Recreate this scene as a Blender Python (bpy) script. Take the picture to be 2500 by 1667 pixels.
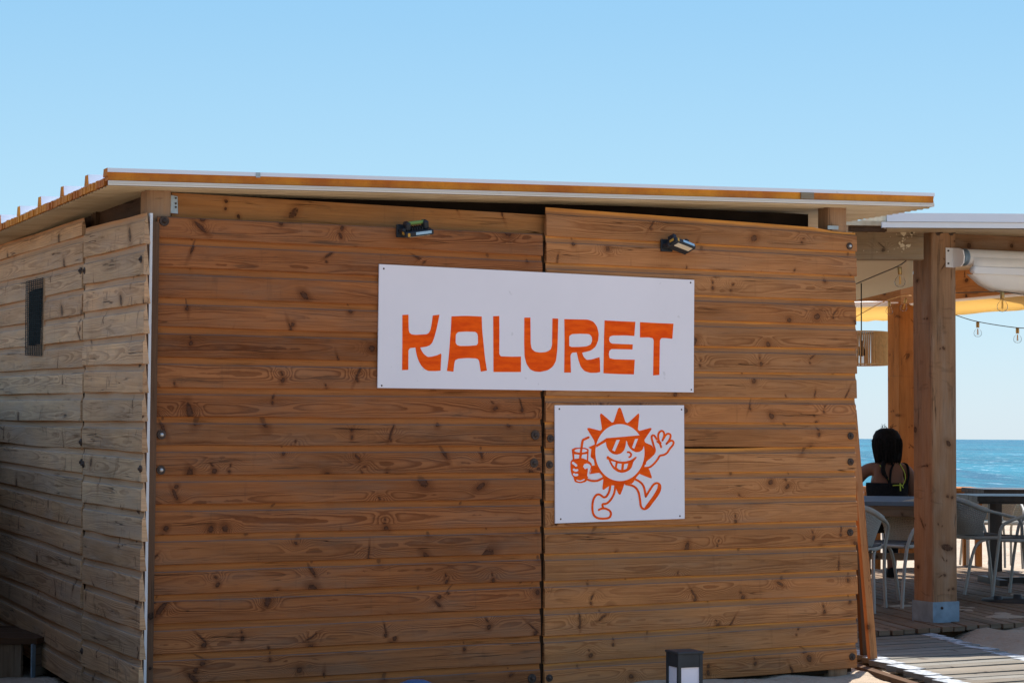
import bpy, bmesh, math, random
import numpy as np
from mathutils import Vector, Matrix
from mathutils.geometry import tessellate_polygon

random.seed(7)
for o in list(bpy.data.objects):
    bpy.data.objects.remove(o, do_unlink=True)
SC = bpy.context.scene
COL = SC.collection

# ------------------------------------------------------------------ camera
FPX, CX, CY, EYE = 4900.0, 1250.0, 833.5, 1.29
ROLL = math.atan(.006)
PITCH = math.atan((1065.7 - CY) / FPX)
_c, _s = math.cos(PITCH), math.sin(PITCH)
FWD = np.array([0, _c, _s]); _u0 = np.array([0, -_s, _c]); _r0 = np.array([1., 0, 0])
RIGHT = _r0 * math.cos(ROLL) + _u0 * math.sin(ROLL)
UP = _u0 * math.cos(ROLL) - _r0 * math.sin(ROLL)
EYEP = np.array([0, 0, EYE])
cam = bpy.data.cameras.new('camera'); camo = bpy.data.objects.new('camera', cam); COL.objects.link(camo)
cam.sensor_width = 36; cam.sensor_fit = 'HORIZONTAL'; cam.lens = 36 * FPX / 2500
cam.clip_start = .1; cam.clip_end = 60000
_m = Matrix([[RIGHT[i], UP[i], -FWD[i], EYEP[i]] for i in range(3)] + [[0, 0, 0, 1]])
camo.matrix_world = _m
SC.camera = camo

# ------------------------------------------------------------------ light
SUN = Vector((.48, 1.5, 2.95)).normalized()
sun = bpy.data.lights.new('sun', 'SUN'); suno = bpy.data.objects.new('sun', sun); COL.objects.link(suno)
sun.energy = 4.8; sun.angle = math.radians(.53); sun.color = (1, .95, .88)
suno.rotation_euler = SUN.to_track_quat('Z', 'Y').to_euler()
suno.location = (0, 0, 30)
world = bpy.data.worlds.new('World'); SC.world = world; world.use_nodes = True
wn = world.node_tree; wn.nodes.clear()
_o = wn.nodes.new('ShaderNodeOutputWorld'); _b = wn.nodes.new('ShaderNodeBackground')
_t = wn.nodes.new('ShaderNodeTexSky'); _t.sky_type = 'NISHITA'; _t.sun_disc = False
_t.sun_elevation = math.asin(SUN.z); _t.sun_rotation = math.atan2(SUN.x, SUN.y)
_t.air_density = 1.0; _t.dust_density = .6; _t.ozone_density = 2.0; _t.altitude = 0
_b.inputs['Strength'].default_value = .15
_tc = wn.nodes.new('ShaderNodeTexCoord'); _sx = wn.nodes.new('ShaderNodeSeparateXYZ'); wn.links.new(_tc.outputs['Generated'], _sx.inputs[0])
_rp = wn.nodes.new('ShaderNodeValToRGB'); wn.links.new(_sx.outputs[2], _rp.inputs[0])   # clear seaside sky: pale at the horizon, bluer upwards, alike all round
_rp.color_ramp.elements[0].position = .0; _rp.color_ramp.elements[0].color = (2.27, 2.82, 3.25, 1)
_rp.color_ramp.elements[1].position = .24; _rp.color_ramp.elements[1].color = (0.88, 2.00, 3.06, 1)
_e = _rp.color_ramp.elements.new(.10); _e.color = (1.51, 2.53, 3.20, 1)
_mr = wn.nodes.new('ShaderNodeMapRange'); wn.links.new(_sx.outputs[2], _mr.inputs[0]); _mr.interpolation_type = 'SMOOTHSTEP'
_mr.inputs[1].default_value = .20; _mr.inputs[2].default_value = .5; _mr.inputs[3].default_value = .9; _mr.inputs[4].default_value = 0.
_mx = wn.nodes.new('ShaderNodeMix'); _mx.data_type = 'RGBA'
wn.links.new(_mr.outputs[0], _mx.inputs[0]); wn.links.new(_t.outputs[0], _mx.inputs[6]); wn.links.new(_rp.outputs[0], _mx.inputs[7])
wn.links.new(_mx.outputs[2], _b.inputs[0]); wn.links.new(_b.outputs[0], _o.inputs[0])
SC.view_settings.view_transform = 'Standard'; SC.view_settings.look = 'None'
SC.view_settings.gamma = 1; SC.view_settings.exposure = 0.82; SC.view_settings.use_curve_mapping = False
SC.render.engine = 'CYCLES'
SC.cycles.max_bounces = 8; SC.cycles.diffuse_bounces = 4
SC.cycles.use_denoising = True

# ------------------------------------------------------------------ geometry helpers
def A3(*v): return np.array(v, float)
def hit(px, py, p0, n):
    """where the sight line of photo pixel (px, py) meets the plane through p0"""
    d = FWD + RIGHT * ((px - CX) / FPX) - UP * ((py - CY) / FPX)
    t = np.dot(np.array(p0, float) - EYEP, n) / np.dot(d, n)
    return EYEP + d * t
def gnd(px, py, z=0.): return hit(px, py, (0, 0, z), A3(0, 0, 1))
def at(px, py, D): return hit(px, py, (0, D, 0), A3(0, 1, 0))

EU = A3(.8916, .4528, 0); EN = A3(.4528, -.8916, 0); ES = -EN; EZ = A3(0, 0, 1)
O = A3(-1.6536, 9.367, 0)
def W(u, d, z): return O + EU * u + EN * d + EZ * z
def fac(px, py, d=0.): return hit(px, py, O + EN * d, EN)
S0 = O - EU * .10
def side(px, py, d=0.): return hit(px, py, S0 - EU * d, EU)

class MB:
    def __init__(s): s.v = []; s.f = []; s.uv = []; s.uv2 = []; s.mi = []; s.sm = []
    def add(s, verts, faces, uvs=None, uv2=None, mi=0, smooth=False):
        b = len(s.v); s.v += [tuple(map(float, p)) for p in verts]
        for k, f in enumerate(faces):
            s.f.append([i + b for i in f]); s.mi.append(mi); s.sm.append(smooth)
            s.uv.append([uvs[i] for i in f] if uvs and not isinstance(uvs[0], list) else (uvs[k] if uvs else [(0, 0)] * len(f)))
            s.uv2.append([uv2[i] for i in f] if uv2 else [(0, 0)] * len(f))
    def build(s, name, mats, parent=None, recalc=False):
        me = bpy.data.meshes.new(name)
        org = A3(0, 0, 0)
        if parent is not None: org = worg(parent)
        me.from_pydata([(x - org[0], y - org[1], z - org[2]) for x, y, z in s.v], [], s.f)
        if not isinstance(mats, (list, tuple)): mats = [mats]
        for m in mats: me.materials.append(m)
        l1 = me.uv_layers.new(name='grain'); l2 = me.uv_layers.new(name='prof')
        l1.data.foreach_set('uv', [c for f in s.uv for p in f for c in p])
        l2.data.foreach_set('uv', [c for f in s.uv2 for p in f for c in p])
        me.polygons.foreach_set('material_index', s.mi); me.polygons.foreach_set('use_smooth', s.sm)
        me.update()
        if recalc:
            bm = bmesh.new(); bm.from_mesh(me); bmesh.ops.recalc_face_normals(bm, faces=bm.faces); bm.to_mesh(me); bm.free()
        o = bpy.data.objects.new(name, me); COL.objects.link(o)
        if parent is not None: o.parent = parent
        return o
    # a straight bar from a to b; sv / tv: full cross-section vectors (centred)
    def bar(s, a, b, sv, tv, mi=0, off=None, sv2=None, tv2=None):
        a, b, sv, tv = map(lambda q: np.array(q, float), (a, b, sv, tv))
        sv2 = sv if sv2 is None else np.array(sv2, float); tv2 = tv if tv2 is None else np.array(tv2, float)
        L = np.linalg.norm(b - a); w = np.linalg.norm(sv); h = np.linalg.norm(tv)
        if off is None: off = random.uniform(0, 200)
        q = [(-.5, -.5), (.5, -.5), (.5, .5), (-.5, .5)]
        V = [a + sv * i + tv * j for i, j in q] + [b + sv2 * i + tv2 * j for i, j in q]
        F = []; U = []; p = [0, w, w + h, 2 * w + h, 2 * w + 2 * h]
        flip = np.dot(np.cross(sv, tv), b - a) < 0
        for k in range(4):
            f = [k, (k + 1) % 4, (k + 1) % 4 + 4, k + 4]
            u = [(off, p[k] % .15 if 0 else p[k]), (off, p[k + 1]), (off + L, p[k + 1]), (off + L, p[k])]
            if flip: f = f[::-1]; u = u[::-1]
            F.append(f); U.append(u)
        e1 = [(off + 50, 0), (off + 50 + .02, 0), (off + 50 + .02, w), (off + 50, w)]
        F.append([3, 2, 1, 0] if not flip else [0, 1, 2, 3]); U.append(e1)
        F.append([4, 5, 6, 7] if not flip else [7, 6, 5, 4]); U.append(e1)
        s.add(V, F, U, None, mi)
    def box(s, lo, hi, mi=0):
        lo = np.array(lo, float); hi = np.array(hi, float); c = (lo + hi) / 2; d = hi - lo
        k = int(np.argmax(d)); ax = np.eye(3)
        a = c - ax[k] * d[k] / 2; b = c + ax[k] * d[k] / 2; i, j = [(1, 2), (2, 0), (0, 1)][k]
        s.bar(a, b, ax[i] * d[i], ax[j] * d[j], mi)
    def prism(s, poly, ext, mi=0):
        """closed polygon (world points) pushed along ext"""
        n = len(poly); P = [np.array(p, float) for p in poly]; Q = [p + np.array(ext, float) for p in P]
        F = [list(range(n)), list(range(2 * n - 1, n - 1, -1))] + [[(i + 1) % n, i, i + n, (i + 1) % n + n] for i in range(n)]
        s.add(P + Q, F, None, None, mi)
    def tube(s, pts, r, n=8, mi=0, caps=True, smooth=True):
        P = [np.array(p, float) for p in pts]; R = r if hasattr(r, '__len__') else [r] * len(P)
        V = []; U = []; pn = None; L = 0
        for i, p in enumerate(P):
            t = P[min(i + 1, len(P) - 1)] - P[max(i - 1, 0)]; t = t / (np.linalg.norm(t) + 1e-9)
            if pn is None:
                pn = np.cross(t, A3(0, 0, 1) if abs(t[2]) < .9 else A3(1, 0, 0))
            else: pn = pn - t * np.dot(pn, t)
            pn = pn / (np.linalg.norm(pn) + 1e-9); bn = np.cross(t, pn)
            if i: L += np.linalg.norm(p - P[i - 1])
            for k in range(n):
                a = 2 * math.pi * k / n
                V.append(p + (pn * math.cos(a) + bn * math.sin(a)) * R[i]); U.append((L, k / n * .1))
        F = [[i * n + k, i * n + (k + 1) % n, (i + 1) * n + (k + 1) % n, (i + 1) * n + k] for i in range(len(P) - 1) for k in range(n)]
        s.add(V, F, U, None, mi, smooth)
        if caps: s.add(V[:n], [list(range(n))[::-1]], None, None, mi); s.add(V[-n:], [list(range(n))], None, None, mi)
    def lathe(s, base, prof, ax=(0, 0, 1), n=12, mi=0, smooth=True):
        ax = np.array(ax, float); ax /= np.linalg.norm(ax)
        b1 = np.cross(ax, A3(0, 0, 1) if abs(ax[2]) < .9 else A3(1, 0, 0)); b1 /= np.linalg.norm(b1); b2 = np.cross(ax, b1)
        V = []; base = np.array(base, float)
        for r, h in prof:
            for k in range(n):
                a = 2 * math.pi * k / n; V.append(base + ax * h + (b1 * math.cos(a) + b2 * math.sin(a)) * r)
        F = [[i * n + k, i * n + (k + 1) % n, (i + 1) * n + (k + 1) % n, (i + 1) * n + k] for i in range(len(prof) - 1) for k in range(n)]
        s.add(V, F, None, None, mi, smooth)

def worg(o):
    p = A3(0, 0, 0)
    while o is not None: p = p + np.array(o.location); o = o.parent
    return p
def tag(o, label=None, cat=None, group=None, kind=None):
    if label: o['label'] = label
    if cat: o['category'] = cat
    if group: o['group'] = group
    if kind: o['kind'] = kind
    return o
def thing(name, loc, label, cat, group=None):
    o = bpy.data.objects.new(name, None); COL.objects.link(o); o.location = tuple(map(float, loc)); o.empty_display_size = .2
    return tag(o, label, cat, group)
def copy_thing(o, loc, rz, label):
    def cp(x, par):
        c = x.copy(); COL.objects.link(c)
        if par is not None: c.parent = par
        for ch in x.children: cp(ch, c)
        return c
    c = cp(o, None); c.location = tuple(map(float, loc)); c.rotation_euler = (0, 0, rz); c['label'] = label
    return c
def smoothpts(P, n=6):
    """Catmull-Rom through the points"""
    P = [np.array(p, float) for p in P]; Q = [P[0]] + P + [P[-1]]; out = []
    for i in range(1, len(Q) - 2):
        for k in range(n):
            t = k / n; a, b, c, d = Q[i - 1:i + 3]
            out.append(.5 * (2 * b + (c - a) * t + (2 * a - 5 * b + 4 * c - d) * t * t + (3 * b - a - 3 * c + d) * t ** 3))
    return out + [P[-1]]
def bevel(o, w, seg=1):
    m = o.modifiers.new('bevel', 'BEVEL'); m.width = w; m.segments = seg; m.limit_method = 'ANGLE'; return o

# ------------------------------------------------------------------ node helpers
class N:
    def __init__(s, nt, k): s.nt = nt; s.k = k
    def _m(s, op, *a, clamp=False):
        n = s.nt.nodes.new('ShaderNodeMath'); n.operation = op; n.use_clamp = clamp
        for i, x in enumerate((s,) + a):
            if isinstance(x, N): s.nt.links.new(x.k, n.inputs[i])
            else: n.inputs[i].default_value = x
        return N(s.nt, n.outputs[0])
    def __add__(s, o): return s._m('ADD', o)
    __radd__ = __add__
    def __sub__(s, o): return s._m('SUBTRACT', o)
    def __rsub__(s, o): return (s * -1.) + o
    def __mul__(s, o): return s._m('MULTIPLY', o)
    __rmul__ = __mul__
    def __truediv__(s, o): return s._m('DIVIDE', o)
    def pw(s, o): return s._m('POWER', o)
    def sin(s): return s._m('SINE')
    def cos(s): return s._m('COSINE')
    def fract(s): return s._m('FRACT')
    def abs(s): return s._m('ABSOLUTE')
    def sqrt(s): return s._m('SQRT')
    def exp(s): return s._m('EXPONENT')
    def gt(s, o): return s._m('GREATER_THAN', o)
    def mx(s, o): return s._m('MAXIMUM', o)
    def mn(s, o): return s._m('MINIMUM', o)
    def clamp(s): return s._m('ADD', 0., clamp=True)
    def ss(s, a, b):
        n = s.nt.nodes.new('ShaderNodeMapRange'); n.interpolation_type = 'SMOOTHSTEP'
        s.nt.links.new(s.k, n.inputs[0])
        n.inputs[1].default_value = min(a, b); n.inputs[2].default_value = max(a, b)
        n.inputs[3].default_value = 0. if a < b else 1.; n.inputs[4].default_value = 1. if a < b else 0.
        return N(s.nt, n.outputs[0])
class G:
    def __init__(s, name):
        s.mat = bpy.data.materials.new(name); s.mat.use_nodes = True; s.nt = s.mat.node_tree
        s.bs = s.nt.nodes['Principled BSDF']; s.out = s.nt.nodes['Material Output']
    def node(s, t, **k):
        n = s.nt.nodes.new(t)
        for a, b in k.items(): setattr(n, a, b)
        return n
    def uv(s, layer):
        n = s.node('ShaderNodeUVMap', uv_map=layer); x = s.node('ShaderNodeSeparateXYZ'); s.nt.links.new(n.outputs[0], x.inputs[0])
        return N(s.nt, x.outputs[0]), N(s.nt, x.outputs[1])
    def pos(s):
        n = s.node('ShaderNodeNewGeometry'); x = s.node('ShaderNodeSeparateXYZ'); s.nt.links.new(n.outputs['Position'], x.inputs[0])
        return [N(s.nt, x.outputs[i]) for i in range(3)]
    def rnd(s): return N(s.nt, s.node('ShaderNodeObjectInfo').outputs['Random'])
    def vec(s, x, y, z=0.):
        n = s.node('ShaderNodeCombineXYZ')
        for i, q in enumerate((x, y, z)):
            if isinstance(q, N): s.nt.links.new(q.k, n.inputs[i])
            else: n.inputs[i].default_value = q
        return N(s.nt, n.outputs[0])
    def noise(s, v, scale=1., detail=2., rough=.5, dim='3D'):
        n = s.node('ShaderNodeTexNoise', noise_dimensions=dim); s.nt.links.new(v.k, n.inputs['Vector'])
        n.inputs['Scale'].default_value = scale; n.inputs['Detail'].default_value = detail; n.inputs['Roughness'].default_value = rough
        return N(s.nt, n.outputs[0])
    def mix(s, f, a, b, blend='MIX'):
        n = s.node('ShaderNodeMix', data_type='RGBA', blend_type=blend)
        for sk, x in ((n.inputs[0], f), (n.inputs[6], a), (n.inputs[7], b)):
            if isinstance(x, N): s.nt.links.new(x.k, sk)
            elif isinstance(x, (int, float)): sk.default_value = x
            else: sk.default_value = (*x, 1)
        return N(s.nt, n.outputs[2])
    def bump(s, h, dist, strength=1.):
        n = s.node('ShaderNodeBump'); n.inputs['Distance'].default_value = dist; n.inputs['Strength'].default_value = strength
        s.nt.links.new(h.k, n.inputs['Height']); s.nt.links.new(n.outputs[0], s.bs.inputs['Normal'])
    def set(s, base=None, rough=None, **k):
        for key, x in dict({'Base Color': base, 'Roughness': rough}, **{a.replace('_', ' '): b for a, b in k.items()}).items():
            if x is None: continue
            sk = s.bs.inputs[key]
            if isinstance(x, N): s.nt.links.new(x.k, sk)
            elif isinstance(x, tuple): sk.default_value = (*x, 1)
            else: sk.default_value = x
        return s.mat

def plain(name, col, rough=.6, var=.08, scale=9., metal=0., bump=0., **k):
    g = G(name); x, y, z = g.pos(); p = g.vec(x, y, z)
    n = g.noise(p, scale, 5., .6)
    c = g.mix((n - .5) * 2. * var * 4. + .5, tuple(q * (1 - var * 2) for q in col), tuple(min(1, q * (1 + var * 2)) for q in col))
    if bump: g.bump(g.noise(p, scale * 8, 3.), bump)
    k.setdefault('Specular_IOR_Level', .25)
    return g.set(c, rough, Metallic=metal, **k)

def wood(name, light, dark, knot, cove_hi, cove_lo, grey, greyamt=.3, ringc=.6, cracks=0., tint=.17, stain=(.05, .035, .025), stainamt=.35, knotamt=.66, rough=.72, K=1500., ledge=(.748, .770), hiat=(.78, .98), ledcol=(.120, .108, .100)):
    g = G(name); u, v = g.uv('grain'); t, s_ = g.uv('prof'); r = g.rnd()
    r2 = (r * 17.31).fract(); r3 = (r * 71.77).fract(); r4 = (r * 233.1).fract()
    # knots: one cell every ~.3 m along the board
    n = g.node('ShaderNodeTexVoronoi', voronoi_dimensions='2D', feature='F1')
    n.inputs['Scale'].default_value = 1.; n.inputs['Randomness'].default_value = .95
    cu, cv = .25, .15
    g.nt.links.new(g.vec(u / cu, v / cv + r2 * 5.).k, n.inputs['Vector'])
    px = g.node('ShaderNodeSeparateXYZ'); g.nt.links.new(n.outputs['Position'], px.inputs[0])
    pc = g.node('ShaderNodeSeparateColor'); g.nt.links.new(n.outputs['Color'], pc.inputs[0])
    c1, c2, c3 = (N(g.nt, pc.outputs[i]) for i in range(3))
    wx = g.noise(g.vec(u * 38., v * 38., r * 9.), 1., 3.) - .5; wy = g.noise(g.vec(u * 38., v * 38., r * 9. + 7.), 1., 3.) - .5
    dx = u - N(g.nt, px.outputs[0]) * cu + wx * .012; dy = v - (N(g.nt, px.outputs[1]) - r2 * 5.) * cv + wy * .012
    ang = (c1 - .5) * 2.2; ca, sa = ang.cos(), ang.sin()
    ex = dx * ca + dy * sa; ey = dy * ca - dx * sa
    c2s = (c2 * c2)
    ra = c2s * c2 * .017 + .0035; rb = c2s * .009 + (c3.ss(.70, 1.)) * .030 + .006
    dk = ((ex / ra).pw(2.) + (ey / rb).pw(2.)).sqrt()
    has = c3.gt(1 - knotamt)
    ox = (c1 - .5) * .030; oy = (c2.gt(.5) * 2. - 1.) * (c2 * .016 + .026)
    fx = dx - ox; fy = dy - oy; ca2, sa2 = ca, sa * -1.
    gx = fx * ca2 + fy * sa2; gy = fy * ca2 - fx * sa2
    dk = dk.mn(((gx / (c1 * .006 + .004)).pw(2.) + (gy / (c1 * .008 + .005)).pw(2.)).sqrt() + c2.gt(.72) * 9.)
    d2 = (dx * dx * .30 + dy * dy).sqrt()
    kb = (d2 * d2 * -1. / (.028 * .028)).exp() * has * (c2 * .8 + .5)
    knotm = dk.ss(1.3, .5) * has; halo = dk.ss(3.4, 1.0) * has
    krim = dk.ss(.55, .85) * dk.ss(1.35, 1.0) * has
    # growth rings of a flat-sawn board
    n1 = g.noise(g.vec(u * 1.5, v * 7., r * 9.), 1., 1.) - .5
    n2 = g.noise(g.vec(u * 9., v * 26., r * 9.), 1., 2.) - .5
    n3 = g.noise(g.vec(u * 26., v * 40., r * 9.), 1., 2.) - .5
    wan = (g.noise(g.vec(u * .8, 3.3, r * 30.), 1., 1.) - .5) * .11
    vc = v - (r3 * .05 + .03) - wan
    h = vc * vc * K + n1 * 5.5 + n2 * .8 + n3 * .22 + u * 1.5 + kb * 6.
    f = h.fract(); ring = f.ss(.05, .88) * f.ss(1., .90); ring = ring * ring
    soft = vc.abs().ss(.085, .02)
    contr = g.noise(g.vec(u * 1.3, v * 7., r * 50.), 1., 2.).ss(.32, .62)
    ring = (ring * (soft * .75 + .3) * (contr * .8 + .25 + kb * .6) * 1.25).clamp()
    fib = g.noise(g.vec(u * 5., v * 330., r * 7.), 1., 3., .65)
    fib2 = g.noise(g.vec(u * 2.2, v * 90., r * 7.), 1., 4., .65)
    big = g.noise(g.vec(u * 1.4, v * 5., r * 20.), 1., 4., .6)
    c = g.mix((ring * ringc).clamp(), light, dark)
    c = g.mix(((fib - .45) * 1.4 + (fib2 - .45) * 2.4).clamp() * .55, c, dark)
    gold = g.noise(g.vec(u * .9, v * 9., r * 61.), 1., 4., .6).ss(.50, .70)
    c = g.mix(gold * .45, c, tuple(q * k for q, k in zip(light, (1.22, 1.22, 1.15))))
    tv = (r4 - .5) * tint * 2. + 1. + (big - .5) * .85 + (.5 - fib) * .35
    tcol = g.node('ShaderNodeCombineColor')
    for i, q in enumerate((tv, tv * (r2 * .13 + .935), tv * (r2 * .26 + .87))): g.nt.links.new(q.k, tcol.inputs[i])
    c = g.mix(1., c, N(g.nt, tcol.outputs[0]), 'MULTIPLY')
    # weathered grey bloom
    gm = g.noise(g.vec(u * 2.3, v * 11., r * 11.), 1., 5., .62).ss(.42, .75) * greyamt
    c = g.mix(gm, c, grey)
    # water and resin stains
    st = (g.noise(g.vec(u * 3., v * 16., r * 77.), 1., 4., .7).ss(.60, .74) * stainamt).mx(g.noise(g.vec(u * 1.7, v * 26., r * 37.), 1., 5., .62).ss(.60, .72) * stainamt * 1.5 * r2.ss(.35, .6))
    c = g.mix(st, c, stain)
    drip = g.noise(g.vec(u * 22., v * 2.2, r * 13.), 1., 3., .6).ss(.60, .80) * (stainamt * .6)
    c = g.mix(drip, c, stain)
    pk = g.noise(g.vec(u * 110., v * 130., r * 3.), 1., 2.).ss(.70, .78) * g.noise(g.vec(u * 5., v * 14., r * 44.), 1., 2.).ss(.5, .66)
    c = g.mix(pk * .6, c, tuple(q * .5 for q in dark))
    c = g.mix((halo * .55).clamp(), c, dark)
    kn = g.noise(g.vec(u * 90., v * 140., r * 5.), 1., 3.)
    c = g.mix((knotm * (kn * 1.1 + .30)).clamp(), c, knot)
    c = g.mix((krim * kn.ss(.3, .6) * .75).clamp(), c, tuple(q * .40 for q in knot))
    # seasoning checks along the grain
    ck = (g.noise(g.vec(u * 1.1, v * 42., r * 91.), 1., 2.) - .5).abs().ss(.016, 0.) * g.noise(g.vec(u * 2.2, v * 16., r * 19.), 1., 1.).ss(.58, .68)
    if cracks:
        wv = g.noise(g.vec(u * 5., v * 16., r * 3.), 1., 3.) - .5
        cr = (g.noise(g.vec(u * 6.5 + wv * .35, v * 1.6, r * 31.), 1., 2., .5) - .5).abs().ss(.018, .003) * g.noise(g.vec(u * 5., v * 10., r * 3.), 1., 1.).ss(.56, .64)
        ck = ck.mx(cr * cracks)
    c = g.mix((ck * .85).clamp(), c, tuple(q * .35 for q in knot))
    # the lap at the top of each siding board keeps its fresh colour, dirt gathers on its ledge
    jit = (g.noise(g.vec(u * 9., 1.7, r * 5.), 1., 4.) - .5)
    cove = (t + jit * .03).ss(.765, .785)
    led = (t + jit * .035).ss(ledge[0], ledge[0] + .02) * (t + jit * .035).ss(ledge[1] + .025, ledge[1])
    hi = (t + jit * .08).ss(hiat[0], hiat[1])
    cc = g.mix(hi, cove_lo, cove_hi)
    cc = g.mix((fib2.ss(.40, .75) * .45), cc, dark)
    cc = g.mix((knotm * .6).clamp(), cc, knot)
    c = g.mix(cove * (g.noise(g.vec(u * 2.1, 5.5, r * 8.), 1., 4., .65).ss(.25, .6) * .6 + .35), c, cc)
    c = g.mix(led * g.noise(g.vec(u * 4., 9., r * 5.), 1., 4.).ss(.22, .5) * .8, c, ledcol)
    g.bump(ring * -.35 + fib * .6 + fib2 * .5 - ck * 3. + knotm * .8, .0022, .8)
    return g.set(c, g.noise(g.vec(u * 4., v * 20.), 1., 2.) * .2 + (rough - .1), Specular_IOR_Level=.10)

# ------------------------------------------------------------------ materials
M = {}
M['pine_red'] = wood('pine_red', (.325, .121, .043), (.115, .032, .010), (.085, .036, .020), (.41, .146, .040), (.33, .114, .036), (.225, .145, .095), greyamt=.38, ringc=.72, hiat=(.70, .92), stainamt=.42)
M['pine_tan'] = wood('pine_tan', (.440, .187, .069), (.200, .064, .019), (.125, .055, .028), (.74, .30, .058), (.37, .170, .070), (.320, .190, .112), greyamt=.34, ringc=.64, stainamt=.42, stain=(.10, .038, .015), hiat=(.88, 1.0))
M['pine_grey'] = wood('pine_grey', (.580, .350, .190), (.275, .140, .066), (.110, .065, .038), (.58, .26, .10), (.46, .28, .16), (.450, .318, .220), greyamt=.60, ringc=.60, cracks=.40, tint=.14, stain=(.18, .095, .042), stainamt=.60, knotamt=.25, ledcol=(.22, .185, .15), hiat=(.90, 1.02))
M['pine_post'] = wood('pine_post', (.330, .185, .098), (.185, .088, .042), (.075, .035, .020), (.4, .2, .1), (.4, .2, .1), (.35, .265, .19), greyamt=.5, ringc=.6, K=700., knotamt=.45, cracks=.25)
M['pine_beam'] = wood('pine_beam', (.44, .185, .058), (.24, .085, .025), (.08, .03, .015), (.4, .2, .1), (.4, .2, .1), (.24, .15, .09), greyamt=.35, ringc=.4, K=700., knotamt=.4)
M['pine_old'] = wood('pine_old', (.300, .235, .155), (.19, .135, .08), (.09, .06, .04), (.4, .2, .1), (.4, .2, .1), (.32, .275, .215), greyamt=.6, ringc=.4, K=700., knotamt=.3)
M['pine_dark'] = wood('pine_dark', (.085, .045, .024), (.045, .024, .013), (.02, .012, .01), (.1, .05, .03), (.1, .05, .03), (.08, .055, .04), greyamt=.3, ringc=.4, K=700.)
M['pine_edge'] = wood('pine_edge', (.150, .080, .045), (.085, .04, .022), (.03, .018, .012), (.1, .05, .03), (.1, .05, .03), (.13, .09, .065), greyamt=.4, ringc=.4, K=700.)
M['deck'] = wood('deck_wood', (.185, .165, .135), (.12, .100, .078), (.06, .045, .033), (.3, .2, .1), (.3, .2, .1), (.195, .188, .172), greyamt=.7, ringc=.4, K=900., knotamt=.4, cracks=.4)
M['deck_dark'] = wood('deck_wood_brown', (.19, .125, .078), (.11, .064, .036), (.05, .03, .018), (.3, .2, .1), (.3, .2, .1), (.20, .16, .12), greyamt=.5, ringc=.4, K=900., knotamt=.4)
M['orange_wood'] = wood('orange_wood', (.33, .125, .033), (.21, .068, .017), (.11, .04, .012), (.6, .3, .1), (.6, .3, .1), (.5, .25, .1), greyamt=.2, ringc=.4, K=700.)
def m_white(name, col, rough=.55, dirt=.12):
    g = G(name); x, y, z = g.pos(); p = g.vec(x, y, z)
    a = g.noise(p, 2.2, 5., .6); b = g.noise(p, 60., 2.); dots = g.noise(p, 24., 1.).ss(.74, .80)
    c = g.mix(a.ss(.35, .75) * dirt * 2., col, tuple(q * .86 for q in col))
    c = g.mix(dots * .25, c, (.35, .32, .30))
    g.bump(b, .0006, .5)
    return g.set(c, rough)
M['sign_white'] = m_white('sign_white', (.83, .775, .79))
M['white_plastic'] = m_white('white_plastic', (.78, .77, .76), .4, .1)
def m_paint():
    g = G('orange_paint'); x, y, z = g.pos()
    a = g.noise(g.vec(x * 9., y * 9., z * 40.), 1., 4., .65)
    c = g.mix(a.ss(.3, .7), (1., .122, .003), (.82, .070, .002))
    return g.set(c, .7, Specular_IOR_Level=.12)
M['orange_paint'] = m_paint()
M['steel_white'] = m_white('white_sheet_steel', (.74, .76, .80), .35, .15)
M['steel_cream'] = m_white('cream_white_sheet_steel', (.72, .67, .60), .45, .2)
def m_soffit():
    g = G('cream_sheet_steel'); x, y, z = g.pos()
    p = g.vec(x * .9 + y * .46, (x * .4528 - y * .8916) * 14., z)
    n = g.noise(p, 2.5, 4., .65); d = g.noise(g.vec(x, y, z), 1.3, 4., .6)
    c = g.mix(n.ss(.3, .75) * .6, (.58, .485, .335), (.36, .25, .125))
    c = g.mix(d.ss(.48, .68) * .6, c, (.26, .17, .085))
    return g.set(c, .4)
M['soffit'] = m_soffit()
def m_foam():
    g = G('orange_foam'); x, y, z = g.pos(); p = g.vec(x, y, z)
    n = g.noise(p, 3., 4., .6); k = g.noise(p, 70., 3., .6)
    c = g.mix(n.ss(.3, .7), (.40, .105, .008), (.66, .25, .014))
    c = g.mix(k.ss(.55, .75) * .35, c, (.25, .08, .02))
    c = g.mix(g.noise(g.vec(x, y, z * .3), 7., 3.).ss(.6, .72) * .4, c, (.30, .10, .03))
    g.bump(k, .004, .8)
    return g.set(c, .85)
M['foam'] = m_foam()
M['walk_paint'] = plain('worn_white_paint', (.33, .35, .37), .8, .3, 30.)
M['galv'] = plain('galvanised_steel', (.40, .44, .44), .5, .16, 25., .55)
M['galv_dark'] = plain('weathered_galvanised_steel', (.20, .27, .33), .55, .18, 14., .35)
M['rust'] = plain('rusty_bolt_steel', (.075, .050, .038), .65, .25, 60., .3)
M['bolt_bright'] = plain('bright_bolt_head', (.55, .53, .50), .35, .12, 60., .6)
M['black'] = plain('black_plastic', (.022, .026, .032), .45, .15, 30.)
M['black_metal'] = plain('black_painted_metal', (.030, .034, .038), .5, .2, 12.)
M['amber'] = plain('amber_label', (.55, .30, .05), .5)
M['blue_label'] = plain('pale_blue_label', (.33, .52, .66), .4, .12, 80.)
M['green_label'] = plain('green_level_tube', (.17, .27, .07), .5, .1)
M['cream_glass'] = plain('cream_lamp_glass', (.75, .66, .50), .3, .05)
M['opal'] = plain('opal_lamp_panel', (.78, .74, .80), .35, .04)
M['cream_cloth'] = plain('cream_cloth', (.62, .53, .37), .85, .05, 3., 0., .001)
M['blind_cloth'] = plain('white_blind_cloth', (.80, .76, .70), .8, .08, 5., 0., .001)
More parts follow.
